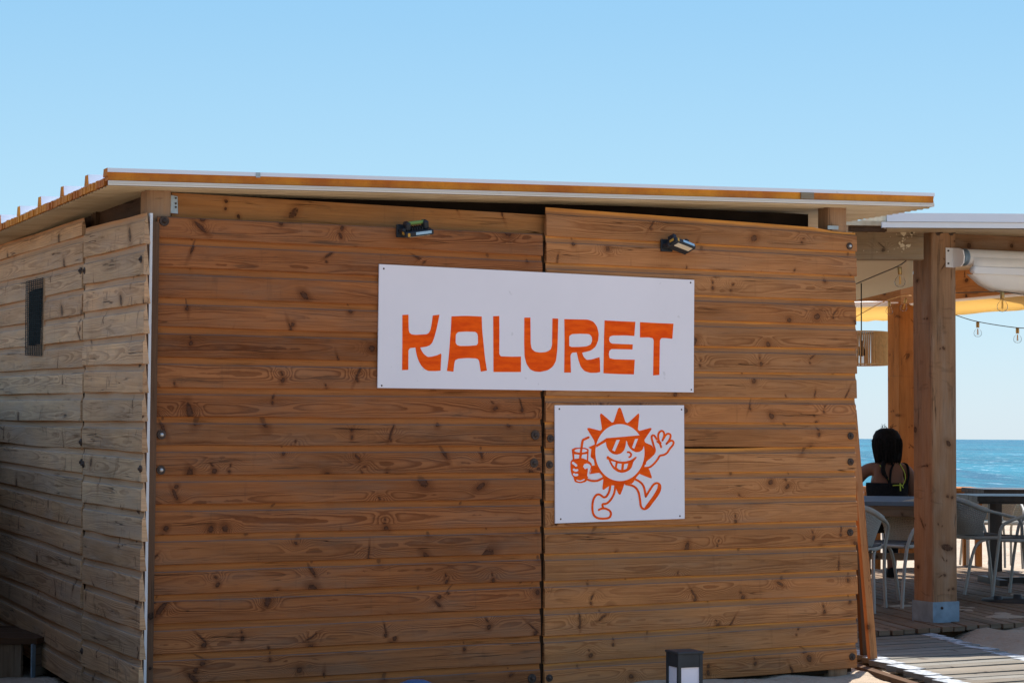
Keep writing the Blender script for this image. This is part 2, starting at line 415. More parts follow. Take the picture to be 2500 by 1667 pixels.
def m_trans(name, col, tcol, f):
    g = G(name); x, y, z = g.pos()
    n = g.noise(g.vec(x, y, z), 4., 3.)
    c = g.mix(n, tuple(q * .9 for q in col), col)
    g.set(c, .85)
    t = g.node('ShaderNodeBsdfTranslucent'); t.inputs[0].default_value = (*tcol, 1)
    m = g.node('ShaderNodeMixShader'); m.inputs[0].default_value = f
    g.nt.links.new(g.bs.outputs[0], m.inputs[1]); g.nt.links.new(t.outputs[0], m.inputs[2]); g.nt.links.new(m.outputs[0], g.out.inputs[0])
    return g.mat
M['yellow_cloth'] = m_trans('yellow_awning_cloth', (.80, .62, .30), (.95, .74, .36), .5)
M['tube_grey'] = plain('light_grey_tube', (.34, .34, .31), .45, .1, 10.)
M['rope'] = plain('beige_rope_weave', (.50, .42, .30), .85, .12, 60., 0., .002)
M['rope_grey'] = plain('grey_rope_weave', (.36, .37, .35), .85, .12, 60., 0., .002)
M['seat_grey'] = plain('dark_grey_seat_weave', (.12, .125, .12), .85, .12, 60., 0., .002)
M['table_grey'] = plain('pale_grey_table_top', (.11, .145, .185), .7, .1, 8., Specular_IOR_Level=.1)
M['table_dark'] = plain('dark_brown_table', (.035, .025, .020), .4, .2, 12.)
M['jute'] = plain('brown_cord', (.68, .42, .19), .85, .15, 40., Specular_IOR_Level=.1)
M['cord'] = plain('dark_cable', (.10, .085, .06), .7)
M['black_cord'] = plain('black_cable', (.02, .02, .02), .6)
M['brass'] = plain('brass_socket', (.42, .27, .10), .35, .1, 40., .7)
M['filament'] = plain('amber_filament', (.8, .45, .10), .4)
M['skin'] = plain('brown_skin', (.17, .078, .048), .6, .06, 12., 0., 0.)
M['hair'] = plain('black_hair', (.008, .007, .007), .8, .3, 60., Specular_IOR_Level=.08)
M['black_fabric'] = plain('black_fabric', (.012, .012, .013), .9, .2, 40., Specular_IOR_Level=.04)
M['neon'] = plain('neon_yellow_strap', (.42, .52, .06), .6, .05)
M['blue_plastic'] = plain('blue_plastic', (.04, .11, .22), .4, .12, 12.)
M['net'] = plain('grey_green_mesh', (.022, .032, .034), .8, .2, 30., Specular_IOR_Level=.05)
M['dark_void'] = plain('shade_dark_timber', (.030, .021, .015), .9, .2, 6., Specular_IOR_Level=.03)  # near-black: the shade of gaps and the hut's inside put into the colour
def m_glass():
    g = G('clear_bulb_glass'); g.nt.nodes.remove(g.bs)
    a = g.node('ShaderNodeBsdfGlossy'); a.inputs['Roughness'].default_value = .02
    b = g.node('ShaderNodeBsdfTransparent'); b.inputs[0].default_value = (.97, .97, .97, 1)
    l = g.node('ShaderNodeLayerWeight'); l.inputs[0].default_value = .08
    m = g.node('ShaderNodeMixShader')
    g.nt.links.new(l.outputs['Fresnel'], m.inputs[0]); g.nt.links.new(b.outputs[0], m.inputs[1]); g.nt.links.new(a.outputs[0], m.inputs[2]); g.nt.links.new(m.outputs[0], g.out.inputs[0])
    return g.mat
M['glass'] = m_glass()
def m_sand():
    g = G('beach_sand'); x, y, z = g.pos(); p = g.vec(x, y, z)
    a = g.noise(p, 1.1, 6., .6); b = g.noise(p, 14., 5., .65); c_ = g.noise(p, 260., 2., .6); d = g.noise(p, 5., 4., .6)
    c = g.mix(a.ss(.3, .7), (.40, .315, .225), (.50, .395, .290))
    c = g.mix(c_.ss(.35, .75) * .55, c, (.29, .21, .145))
    c = g.mix(b.ss(.62, .8) * .35, c, (.24, .18, .13))
    g.bump(b * .7 + c_ * .12 + d * 1.2, .06, .8)
    return g.set(c, .95)
M['sand'] = m_sand()
def m_sea():
    g = G('sea_water'); x, y, z = g.pos()
    far = y.ss(60., 1200.)
    c = g.mix(far, (.002, .098, .142), (.001, .052, .104))
    n = g.noise(g.vec(x * .030, y * .007), 1., 9., .72)
    c = g.mix(n.ss(.42, .58) * .9, c, (.010, .150, .212))
    n2 = g.noise(g.vec(x * .35 + 40., y * .035), 1., 8., .7)
    c = g.mix(n2.ss(.50, .60) * .7, c, (.002, .042, .088))
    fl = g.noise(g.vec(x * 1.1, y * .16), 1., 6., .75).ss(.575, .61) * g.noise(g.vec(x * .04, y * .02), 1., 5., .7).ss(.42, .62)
    c = g.mix(fl * .85, c, (.60, .72, .78))  # pale flecks paint sun glints into the water colour
    w1 = g.noise(g.vec(x * .5, y * .9), 1., 4., .6); w2 = g.noise(g.vec(x * 3., y * 3.), 1., 3., .6)
    g.bump(w1 + w2 * .3, .35, .9)
    return g.set(c, .3, IOR=1.33, Specular_IOR_Level=.07)
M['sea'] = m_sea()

# ------------------------------------------------------------------ ground and sea
def build_ground():
    xs = list(np.concatenate([np.linspace(-400, -14, 14)[:-1], np.linspace(-14, -4, 20)[:-1], np.linspace(-4, 5, 130)[:-1], np.linspace(5, 14, 60)[:-1], np.linspace(14, 400, 14)]))
    ys = list(np.concatenate([np.linspace(-300, -10, 8)[:-1], np.linspace(-10, 7, 20)[:-1], np.linspace(7, 15, 130)[:-1], np.linspace(15, 34, 110)[:-1], np.linspace(34, 60, 26)[:-1], np.linspace(60, 400, 5)]))
    from mathutils import noise as mn
    V = []
    for y in ys:
        for x in xs:
            k = .032 if -10 < x < 16 and 5 < y < 60 else .0
            q = Vector((x, y, 0))
            z = k * (mn.noise(q * 1.9) * .9 + mn.noise(q * 5.1 + Vector((3, 1, 0))) * .7 + mn.noise(q * .5) * 1.) - .012
            # footprints and scuffs on the beach behind the deck
            if y > 13: z += .03 * mn.noise(Vector((x * 3.1, y * 1.6, 5)))
            if y > 24: z -= min(1.6, (y - 24) ** 2 * .0016)
            a_ = max(0, min(1, ((x - 2.62) - (13.7 - y) * .29) / .35)) * max(0, min(1, (y - 11.3) / 1.2)) * max(0, min(1, (17 - y) / .8))
            z += .072 * a_
            V.append((x, y, z))
    nx = len(xs); F = [(j * nx + i, j * nx + i + 1, (j + 1) * nx + i + 1, (j + 1) * nx + i) for j in range(len(ys) - 1) for i in range(nx - 1)]
    m = MB(); m.add(V, F, None, None, 0, True)
    return tag(m.build('sand', M['sand']), kind='structure')
build_ground()
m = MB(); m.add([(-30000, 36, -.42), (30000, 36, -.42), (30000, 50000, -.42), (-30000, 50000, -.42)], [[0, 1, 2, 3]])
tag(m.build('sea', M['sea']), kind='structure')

# ------------------------------------------------------------------ the hut
hut = thing('beach_hut', W(2, 0, 0), 'brown timber beach hut of horizontal siding boards with an orange-edged flat roof', 'beach hut')

PROF = [(.0, -.030), (.0, -.003), (.022, .0), (.70, .0), (.745, -.0015), (.775, -.006), (.83, -.0090), (.92, -.0105), (1.06, -.0115)]
def plank(parent, BL, BR, TL, TR, n, mat, name='plank', lift=None, bow=None, top_cut=None, nseg=14, warp=.0016):
    """one lapped siding board between four corner points of a wall plane, n = outward"""
    BL, BR, TL, TR = (np.array(q, float) for q in (BL, BR, TL, TR))
    mb = MB(); L = np.linalg.norm(BR - BL); off = random.uniform(0, 300); ph = random.uniform(0, 9); ph2 = random.uniform(0, 9)
    skew = random.uniform(-.0015, .0015); out0 = random.uniform(-.0012, .0012)
    hgt = np.linalg.norm(TL - BL)
    V = []; U = []; U2 = []
    for i in range(nseg + 1):
        s = i / nseg; b = BL + (BR - BL) * s; t = TL + (TR - TL) * s
        wv = warp * (math.sin(ph + s * 7.3) + .6 * math.sin(ph2 + s * 15.1)) + out0 + skew * (s - .5)
        for tt, d in PROF:
            q = tt
            if lift and tt < .3: q = tt + lift(s)
            if top_cut and tt > .8: q = tt - top_cut(s)
            be = .0012 * math.sin(ph2 + s * 11 + ph) if tt < .03 else 0
            o = d + wv + (bow(s, tt) if bow else 0)
            V.append(b + (t - b) * q + n * o + (t - b) / hgt * be); U.append((off + s * L, tt * hgt)); U2.append((tt, s))
    k = len(PROF)
    F = [[i * k + j, (i + 1) * k + j, (i + 1) * k + j + 1, i * k + j + 1] for i in range(nseg) for j in range(k - 1)]
    # order so that the normal looks outward
    a, b_, c = (np.array(V[F[3][q]]) for q in (0, 1, 2))
    fl = np.dot(np.cross(b_ - a, c - a), n) < 0
    if fl: F = [f[::-1] for f in F]
    mb.add(V, F, U, U2)
    for i in (0, nseg):
        idx = [i * k + j for j in range(k)]
        Vs = [V[q] for q in idx]
        f = list(range(k)); f = f[::-1] if (i == 0) != fl else f
        mb.add(Vs, [f], [(off + 77 + .02 * q, U[idx[q]][1]) for q in range(k)], [(0, 0)] * k)
    return mb.build(name, mat, parent)

bolt_mesh = {}
def bolt(parent, p, n, r=.021, bright=False):
    mb = MB(); n = np.array(n, float)
    mb.lathe((0, 0, 0), [(0, .004), (r, .004), (r * 1.03, .002), (r * 1.03, -.004)], n, 16, 0, False)
    mb.lathe((0, 0, 0), [(0, .013), (r * .34, .0125), (r * .46, .009), (r * .48, .004)], n, 8, 1)
    rr_ = r
    o = mb.build('bolt', [M['rust'], M['bolt_bright'] if bright else M['rust']], None)
    o.parent = parent; o.location = tuple(np.array(p) - worg(parent))
    return o

# --- left front panel
LZ = [2.339, 2.211, 2.074, 1.931, 1.794, 1.651, 1.510, 1.373, 1.239, 1.100, .964, .823, .682, .545, .410, .270, .130, -.012]
RZ = [2.3616, 2.220, 2.082, 1.940, 1.800, 1.660, 1.521, 1.382, 1.244, 1.108, .973, .833, .697, .556, .419, .280, .140, 0.]
def lpx(z): return -.010 - .016 * (2.34 - z) / 2.1
SEAM = 2.038
m = MB()
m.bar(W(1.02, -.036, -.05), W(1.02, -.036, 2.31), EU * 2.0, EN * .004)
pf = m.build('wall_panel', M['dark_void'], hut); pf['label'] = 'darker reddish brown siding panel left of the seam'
for i in range(17):
    zt, zb, yt, yb = LZ[i], LZ[i + 1], RZ[i], RZ[i + 1]
    lift = None
    if i == 0: lift = None
    kw = {}
    if i == 0:   # the notched top board
        kw['top_cut'] = lambda s: .27 + (.10 if .24 < s < .30 else .0)
    if i == 4:
        kw['lift'] = lambda s: .02 * max(0, 1 - s * 4)
    plank(pf, W(lpx(zb), 0, zb), W(SEAM - .008, 0, yb), W(lpx(zt), 0, zt), W(SEAM - .012, 0, yt), EN, M['pine_red'], **kw)
# --- right front panel
m = MB()
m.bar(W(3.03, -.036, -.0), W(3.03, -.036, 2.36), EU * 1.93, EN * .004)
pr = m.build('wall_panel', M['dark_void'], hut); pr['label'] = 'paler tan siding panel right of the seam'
QL = [576.5, 641.6, 707, 772, 837, 902, 967, 1031, 1094, 1157, 1222.5, 1288, 1352, 1418, 1485, 1553, 1620, 1686]
QR = [614.8, 674, 734, 792.7, 851.5, 912.5, 972.6, 1032, 1091, 1149, 1209, 1270, 1330, 1391, 1449.5, 1508, 1567.5, 1629.5]
zl = [fac(1341, 506)[2]] + [fac(1340, y)[2] for y in QL]
zr = [fac(2088, 562)[2]] + [fac(2091, y)[2] for y in QR]
for i in range(18):
    kw = {}
    if i == 0: kw['top_cut'] = lambda s: .06 + (.12 if s > .86 else 0.)
    if i == 9: kw['top_cut'] = lambda s: .10 * max(0, min(1, (.80 - s) * 5)) * (s > .40)
    if i == 8: kw['lift'] = lambda s: .035 * max(0, min(1, (.80 - s) * 5)) * (s > .40)
    if i == 17: kw['nseg'] = 20
    du = random.uniform(-.004, .004)
    plank(pr, W(SEAM + .014, 0, zl[i + 1]), W(4.012 + du, 0, zr[i + 1]), W(SEAM + .012, 0, zl[i]), W(4.008 + du, 0, zr[i]), EN, M['pine_tan'], **kw)
for x, y, br in ((401, 540, 0), (394, 1061, 1), (393, 1147, 1), (1307, 1062, 0), (1304, 1130, 0), (1299, 1655, 0)):
    bolt(pf, fac(x, y, .003), EN, .023 if not br else .021, bool(br))
for x, y, br in ((1344, 1070, 0), (1342, 1134, 0), (1341, 1654, 0), (2074, 601, 1), (2077, 1064, 0), (2077, 1127, 0), (2076, 1299, 0), (2081, 1602, 0)):
    bolt(pr, fac(x, y, .003), EN, .019, bool(br))
m = MB(); m.bar(W(SEAM, -.040, -.05), W(SEAM, -.040, 2.30), EU * .10, EN * .01); m.build('seam_batten', M['pine_dark'], hut)

# --- side wall: two panels
def spos(px, py): return side(px, py)
SLn = [557.4, 630, 695, 762, 831, 892, 957, 1028, 1092, 1159, 1226, 1293, 1360, 1423, 1488, 1557, 1624, 1690]
SRn = [519, 594, 670, 741, 814, 888.5, 959, 1028, 1105, 1176, 1247, 1321, 1394, 1467, 1538, 1610, 1684, 1756]
m = MB()
m.bar(S0 + ES * .5 + EU * .037 - EZ * .05, S0 + ES * .5 + EU * .037 + EZ * 2.28, ES * .98, EU * .004)
ps = m.build('wall_panel', M['dark_void'], hut); ps['label'] = 'narrow weathered grey siding panel next to the corner'
for i in range(17):
    x0b, x0t = 204.5 - .004 * (SLn[i + 1] - 557), 204.5 - .004 * (SLn[i] - 557)
    xr = lambda y: 353.5 - .0125 * (y - 519)
    kw = {'nseg': 10, 'warp': .003}
    if i == 0: kw['top_cut'] = lambda s: .06
    plank(ps, spos(x0b, SLn[i + 1]), spos(xr(SRn[i + 1]), SRn[i + 1]), spos(x0t, SLn[i]), spos(xr(SRn[i]), SRn[i]), -EU, M['pine_grey'], **kw)
FRn = [532.5, 574.6, 641.6, 704.7, 768, 831, 896, 959, 1028, 1094, 1155, 1220, 1287, 1352, 1415, 1484, 1549, 1616, 1683]
FLn = [597.6, 634, 689, 745, 798.5, 852, 907.5, 963, 1026, 1078.5, 1126, 1178, 1233.5, 1289, 1344, 1402, 1453, 1508, 1562]
m = MB()
m.bar(S0 + ES * 2.6 + EU * .037 - EZ * .05, S0 + ES * 2.6 + EU * .037 + EZ * 2.28, ES * 3.1, EU * .004)
pw = m.build('wall_panel', M['dark_void'], hut); pw['label'] = 'wide weathered grey siding panel with the vent'
def ext(pl, pr_, k=1.42): return pr_ + (pl - pr_) * k
for i in range(18):
    xr = lambda y: 200.5 - .004 * (y - 557)
    br_, tr_ = spos(xr(FRn[i + 1]), FRn[i + 1]), spos(xr(FRn[i]), FRn[i])
    bl_, tl_ = ext(spos(0, FLn[i + 1]), br_), ext(spos(0, FLn[i]), tr_)
    kw = {'nseg': 18, 'warp': .004}
    if i == 0: kw['top_cut'] = lambda s: .04
    if i == 7: kw['bow'] = lambda s, t: .016 * math.sin(min(1, max(0, (s - .30) / .7)) * 3.14) * (1 - t)
    if i == 8: kw['lift'] = lambda s: -.06 * math.sin(min(1, max(0, (s - .30) / .7)) * 3.14)
    plank(pw, bl_, br_, tl_, tr_, -EU, M['pine_grey'], **kw)
for x, y in ((345, 633), (343, 1144), (207, 661), (204, 1133), (201, 1588)):
    bolt(ps, side(x, y, .002), -EU, .017)
for x, y in ((197, 661), (198, 1079), (199, 1128)):
    bolt(pw, side(x, y, .002), -EU, .017)
# vent: woven mesh over a dark plate that stands for the shaded hole
vq = [side(66, 688, .004), side(107, 679, .004), side(104, 868, .004), side(64, 866, .004)]
m = MB(); m.prism([q + EU * .004 for q in vq], EU * .01); vent = m.build('vent', M['pine_grey'], hut)
m = MB(); vc4 = [vq[0] * .86 + vq[2] * .14, vq[1] * .88 + vq[3] * .12, vq[2] * .85 + vq[0] * .15, vq[3] * .88 + vq[1] * .12]
m.prism([q - EU * .0005 for q in vc4], EU * .006); m.build('hole_shade', M['dark_void'], vent)
m = MB()
for k in range(40):
    a = k / 39.
    m.bar(vq[0] + (vq[3] - vq[0]) * a - EU * (.004 + .003 * (k % 2)), vq[1] + (vq[2] - vq[1]) * a - EU * (.004 + .003 * (k % 2)), EZ * .0042, EU * .003)
for k in range(10):
    a = k / 9.
    m.bar(vq[0] + (vq[1] - vq[0]) * a - EU * .005, vq[3] + (vq[2] - vq[3]) * a - EU * .005, ES * .004, EU * .003)
m.build('mesh_screen', M['net'], vent)

# --- corner: dark timber, white trim, black gasket
m = MB()
m.bar(S0 + EU * .05 + EN * .012 + EZ * -.05, S0 + EU * .05 + EN * .012 + EZ * 2.28, EU * .075, EN * .05)
m.build('corner_board', M['pine_edge'], hut)
def cz(px, py, d): return fac(px, py, d)
ca, cb = cz(368.5, 521, .030), cz(352, 1690, .030)
m = MB(); m.bar(ca, cb, EU * .013, EN * .02); m.build('corner_trim', M['white_plastic'], hut)
ca, cb = cz(378, 545, .012), cz(362, 1690, .012)
m = MB(); m.bar(ca, cb, EU * .010, EN * .02); m.build('corner_gasket', M['black'], hut)
m = MB(); m.bar(cz(383, 600, -.006), cz(367, 1690, -.006), EU * .012, EN * .02); m.build('corner_gasket', M['dark_void'], hut)
# corner post under the roof, beam, bracket
pc_ = W(.005, -.085, 0)
m = MB(); m.bar(pc_ + EZ * -.05, pc_ + EZ * 2.452, EU * .118, EN * .118); bevel(m.build('corner_post', M['pine_post'], hut), .012)
pc2 = W(3.90, -.075, 0)
m = MB(); m.bar(pc2 + EZ * -.05, pc2 + EZ * 2.584, EU * .125, EN * .11); bevel(m.build('corner_post', M['pine_post'], hut), .008)
b0, b1 = W(.075, -.095, 2.365), W(3.83, -.095, 2.372)
m = MB(); m.bar(b0, b1, EZ * .135, EN * .07); m.build('wall_beam', M['pine_beam'], hut)
q = [fac(412, 476, -.052), fac(433, 480, -.052), fac(434, 522, -.052), fac(411, 520, -.052)]
m = MB(); m.prism(q, EN * .003)
brk = m.build('beam_bracket', M['galv'], hut)
for y in (484, 497, 506): bolt(brk, fac(429, y, -.049), EN, .0045)
q = [fac(2020, 551, -.012), fac(2046, 552, -.012), fac(2046, 561, -.012), fac(2020, 560, -.012)]
m = MB(); m.prism(q, EN * .004); m.build('beam_bracket', M['galv'], hut)
# inner side beam seen through the gap above the side wall
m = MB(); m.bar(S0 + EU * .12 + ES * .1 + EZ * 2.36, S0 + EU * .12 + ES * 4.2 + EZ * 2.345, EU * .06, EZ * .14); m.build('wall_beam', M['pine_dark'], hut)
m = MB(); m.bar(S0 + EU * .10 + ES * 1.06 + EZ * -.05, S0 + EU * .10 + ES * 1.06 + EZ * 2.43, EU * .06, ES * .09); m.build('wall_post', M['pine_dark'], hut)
# back and right walls, floor
m = MB(); m.bar(W(-.06, -4.32, 1.2), W(4.0, -4.32, 1.2), EZ * 2.4, EN * .03); m.build('back_wall', M['pine_grey'], hut)
m = MB(); m.bar(W(3.985, -.05, 1.23), W(3.985, -4.30, 1.21), EU * .03, EZ * 2.43); m.build('end_wall', M['pine_tan'], hut)
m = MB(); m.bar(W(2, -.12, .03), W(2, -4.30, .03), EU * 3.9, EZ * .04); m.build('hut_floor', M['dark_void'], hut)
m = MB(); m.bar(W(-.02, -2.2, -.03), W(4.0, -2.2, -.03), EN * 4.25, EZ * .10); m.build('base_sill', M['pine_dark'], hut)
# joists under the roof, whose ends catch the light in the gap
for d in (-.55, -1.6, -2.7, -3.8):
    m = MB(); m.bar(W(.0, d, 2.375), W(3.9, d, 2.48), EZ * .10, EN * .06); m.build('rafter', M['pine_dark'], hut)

m = MB(); m.bar(W(.12, -.24, 2.405), W(3.84, -.24, 2.475), EZ * .16, EN * .04); m.build('gap_shade_board', M['dark_void'], hut)  # added behind the roof gap, near-black so the gap reads as shade
# --- roof: insulated sheet, orange core between white skins
FD = .085
def rz(u): return 2.4415 + .0362 * u
def rp(u, d, h): return W(u, d, rz(u) + h)
def rbk(d): return (d - FD) * .008
U0, U1 = -.272, 4.489
LEND = 4.5
m = MB()   # ribbed underside
ds = [FD - .004]; dd = FD - .004; prof = []
while dd > -LEND:
    prof += [(dd, 0.), (dd - .032, 0.), (dd - .037, -.006), (dd - .050, -.006)]; dd -= .056
V = []
for d, h in prof: V += [rp(U0 + .002, d, h + rbk(d)), rp(U1 - .002, d, h + rbk(d))]
m.add(V, [[2 * i, 2 * i + 1, 2 * i + 3, 2 * i + 2][::-1] for i in range(len(prof) - 1)])
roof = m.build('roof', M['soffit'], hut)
def roofbar(name, mat, d0, d1, h0, h1, u0=U0, u1=U1, parent=roof, jag=0.):
    mb = MB(); c = (d0 + d1) / 2; hm = (h0 + h1) / 2 + rbk(c)
    if jag:
        n = 40; rr = random.Random(3)
        mb.bar(rp(u0, c, hm), rp(u1, c, hm), EN * (d1 - d0), EZ * (h1 - h0))
    else: mb.bar(rp(u0, c, hm), rp(u1, c, hm), EN * (d1 - d0), EZ * (h1 - h0))
    return mb.build(name, mat, parent)
roofbar('bottom_flange', M['steel_cream'], FD - .004, FD + .002, .0, .0205)
# two fine grooves of the flange
roofbar('flange_groove', M['soffit'], FD + .002, FD + .0035, .0075, .009)
roofbar('flange_groove', M['soffit'], FD + .002, FD + .0035, .0145, .0155)
# foam edge: a slightly uneven strip
m = MB(); n = 120; V = []; U = []; rr = random.Random(5)
us = [U0 + (U1 - U0) * i / n for i in range(n + 1)]
for u in us:
    j = rr.uniform(-.0018, .0018)
    for d, h in ((FD - .06, .0225), (FD - .005 + j, .0225), (FD - .008 + j, .04), (FD - .004 + rr.uniform(-.002, .002), .060), (FD - .06, .060)):
        V.append(rp(u, d, h))
m.add(V, [[i * 5 + k, i * 5 + k + 1, (i + 1) * 5 + k + 1, (i + 1) * 5 + k] for i in range(n) for k in range(4)])
m.add(V[:5], [[4, 3, 2, 1, 0]]); m.add(V[-5:], [[0, 1, 2, 3, 4]])
m.build('foam_edge', M['foam'], roof)
roofbar('top_flange', M['steel_white'], FD - .07, FD + .001, .0605, .079, U0 - .004, U1 + .004)
m = MB(); m.bar(rp(3.575, FD + .001, .042), rp(3.66, FD + .001, .042), EN * .006, EZ * .036); m.build('foam_joint', M['pine_old'], roof)
m = MB(); m.bar(rp(.44, FD + .002, .066), rp(.462, FD + .002, .066), EN * .004, EZ * .024); m.build('sheet_joint', M['galv'], roof)
# body of the sheet and its raised ribs; the left end shows torn foam
def slab(name, mat, d0, d1, h0, h1, u0, u1):
    mb = MB(); V = [rp(u, d, h + rbk(d)) for u in (u0, u1) for d, h in ((d0, h0), (d0, h1), (d1, h1), (d1, h0))]
    mb.add(V, [[0, 1, 5, 4], [1, 2, 6, 5], [2, 3, 7, 6], [3, 0, 4, 7], [3, 2, 1, 0], [4, 5, 6, 7]]); return mb.build(name, mat, roof, True)
slab('roof_core', M['foam'], FD - .06, -LEND, .006, .037, U0 + .02, U1 - .01)
slab('roof_skin', M['steel_white'], FD - .06, -LEND, .038, .041, U0, U1)
m = MB(); d = FD - .062; rr = random.Random(11)
while d > -LEND:
    w = rr.uniform(.018, .034); m.bar(rp(U0 - rr.uniform(-.002, .007), d - w / 2, .0205 + rbk(d) + rr.uniform(-.002, .002)), rp(U0 + .03, d - w / 2, .0205 + rbk(d)), EN * (w - .003), EZ * (.036 + rr.uniform(-.005, .003))); d -= w
o = m.build('torn_foam', M['foam'], roof)
for d in (-.30, -.76, -1.22, -1.68, -2.14, -2.60, -3.06, -3.52, -3.98):
    m = MB(); hb = rbk(d) + .042
    pr_ = [(-.024, 0), (-.010, .052), (.010, .052), (.024, 0)]
    V = [rp(U0 + .006, d + a, hb + h) for a, h in pr_] + [rp(U1, d + a, hb + h) for a, h in pr_]
    m.add(V, [[0, 1, 5, 4][::-1], [1, 2, 6, 5][::-1], [2, 3, 7, 6][::-1]])
    m.add([rp(U1, d + a, hb + h) for a, h in pr_], [[0, 1, 2, 3]])
    rb = m.build('roof_rib', M['steel_white'], roof, True)
    m = MB(); V = [rp(U0 - .003, d + a * 1.02, hb - .002 + h * .96) for a, h in pr_] + [rp(U0 + .02, d + a * .98, hb - .002 + h * .94) for a, h in pr_]
    m.add(V, [[0, 1, 2, 3], [0, 4, 5, 1], [1, 5, 6, 2], [2, 6, 7, 3]]); m.build('rib_foam', M['foam'], rb, True)
m = MB(); pr_ = [(FD - .07, .0), (FD - .06, .037), (FD - .0, .037), (FD - .004, .0)]
V = [rp(U0 - .006, a, .042 + h) for a, h in pr_] + [rp(U0 + .012, a, .042 + h) for a, h in pr_]
m.add(V, [[0, 1, 2, 3], [0, 4, 5, 1], [1, 5, 6, 2], [2, 6, 7, 3]]); m.build('rib_foam', M['foam'], roof, True)

# ------------------------------------------------------------------ signs
def poly_fill(mb, loops, to3, off, mi):
    loops = [[(float(a), float(b)) for a, b in l] for l in loops]
    tris = tessellate_polygon([[Vector((a, b, 0)) for a, b in l] for l in loops])
    P = [p for l in loops for p in l]
    V = [to3(a, b, off) for a, b in P]
    F = []
    for t in tris:
        a, b, c = (np.array(V[i]) for i in t)
        F.append(list(t) if np.dot(np.cross(b - a, c - a), EN) > 0 else list(t)[::-1])
    mb.add(V, F, None, None, mi)
def poly_stroke(mb, pts, w, to3, off, mi, smooth=True, n=6):
    P = smoothpts([(a, b, 0) for a, b in pts], n) if smooth else [np.array((a, b, 0.)) for a, b in pts]
    P = [p[:2] for p in P]
    Lf = []; Rt = []
    for i, p in enumerate(P):
        t = P[min(i + 1, len(P) - 1)] - P[max(i - 1, 0)]; t = t / (np.linalg.norm(t) + 1e-9)
        nn = np.array([-t[1], t[0]]) * w / 2; Lf.append(p + nn); Rt.append(p - nn)
    for i in range(len(P) - 1):
        quad = [Lf[i], Lf[i + 1], Rt[i + 1], Rt[i]]
        V = [to3(a, b, off + i * 1e-7) for a, b in quad]
        a, b, c = V[0], V[1], V[2]
        mb.add(V, [[0, 1, 2, 3] if np.dot(np.cross(b - a, c - a), EN) > 0 else [3, 2, 1, 0]], None, None, mi)
    for e in (P[0], P[-1]):
        c = [(e[0] + w / 2 * math.cos(k * math.pi / 5), e[1] + w / 2 * math.sin(k * math.pi / 5)) for k in range(10)]
        poly_fill(mb, [c], to3, off + 2e-5, mi)
def smooth_closed(l, n=3, keep=40.):
    """soften a closed outline a little, keeping its sharp corners"""
    P = [np.array(p, float) for p in l]; out = []; k = len(P)
    for i in range(k):
        a, b, c = P[i - 1], P[i], P[(i + 1) % k]
        u = (a - b) / (np.linalg.norm(a - b) + 1e-9); v = (c - b) / (np.linalg.norm(c - b) + 1e-9)
        ang = math.degrees(math.acos(max(-1, min(1, float(np.dot(u, v))))))
        if ang < 118: out.append(b); continue
        r = .3 * min(np.linalg.norm(a - b), np.linalg.norm(c - b))
        p0, p1 = b + u * r, b + v * r
        for q in range(n + 1):
            t = q / n; out.append((1 - t) ** 2 * p0 + 2 * t * (1 - t) * b + t * t * p1)
    return [tuple(p) for p in out]

SD = .011   # face of the signs in front of the boards
def sign(name, corners, label):
    c = sum(fac(x, y, SD) for x, y in corners) / 4
    t = thing(name, c, label, 'sign')
    m = MB(); m.prism([fac(x, y, SD) for x, y in corners][::-1], -EN * .008)
    bd = m.build('board', M['sign_white'], t, True)
    return t, bd
def screws(t, pts):
    for x, y in pts: 
        p = fac(x, y, SD); mb = MB()
        mb.lathe((0, 0, 0), [(0, .0016), (.0042, .0012), (.0052, -.0005)], EN, 8)
        o = mb.build('screw', M['rust']); o.parent = t; o.location = tuple(p - worg(t))
big, _ = sign('name_sign', [(926, 645), (1695, 683.5), (1693.5, 957.7), (922, 946.6)], 'long white board with big hand-painted orange capital letters across both wall panels')
screws(big, [(937, 656), (1686, 690), (1688, 951), (932, 941)])
def L3(a, b, off): return fac(900 + a * .34864, 630 + b * .34864, SD + off)
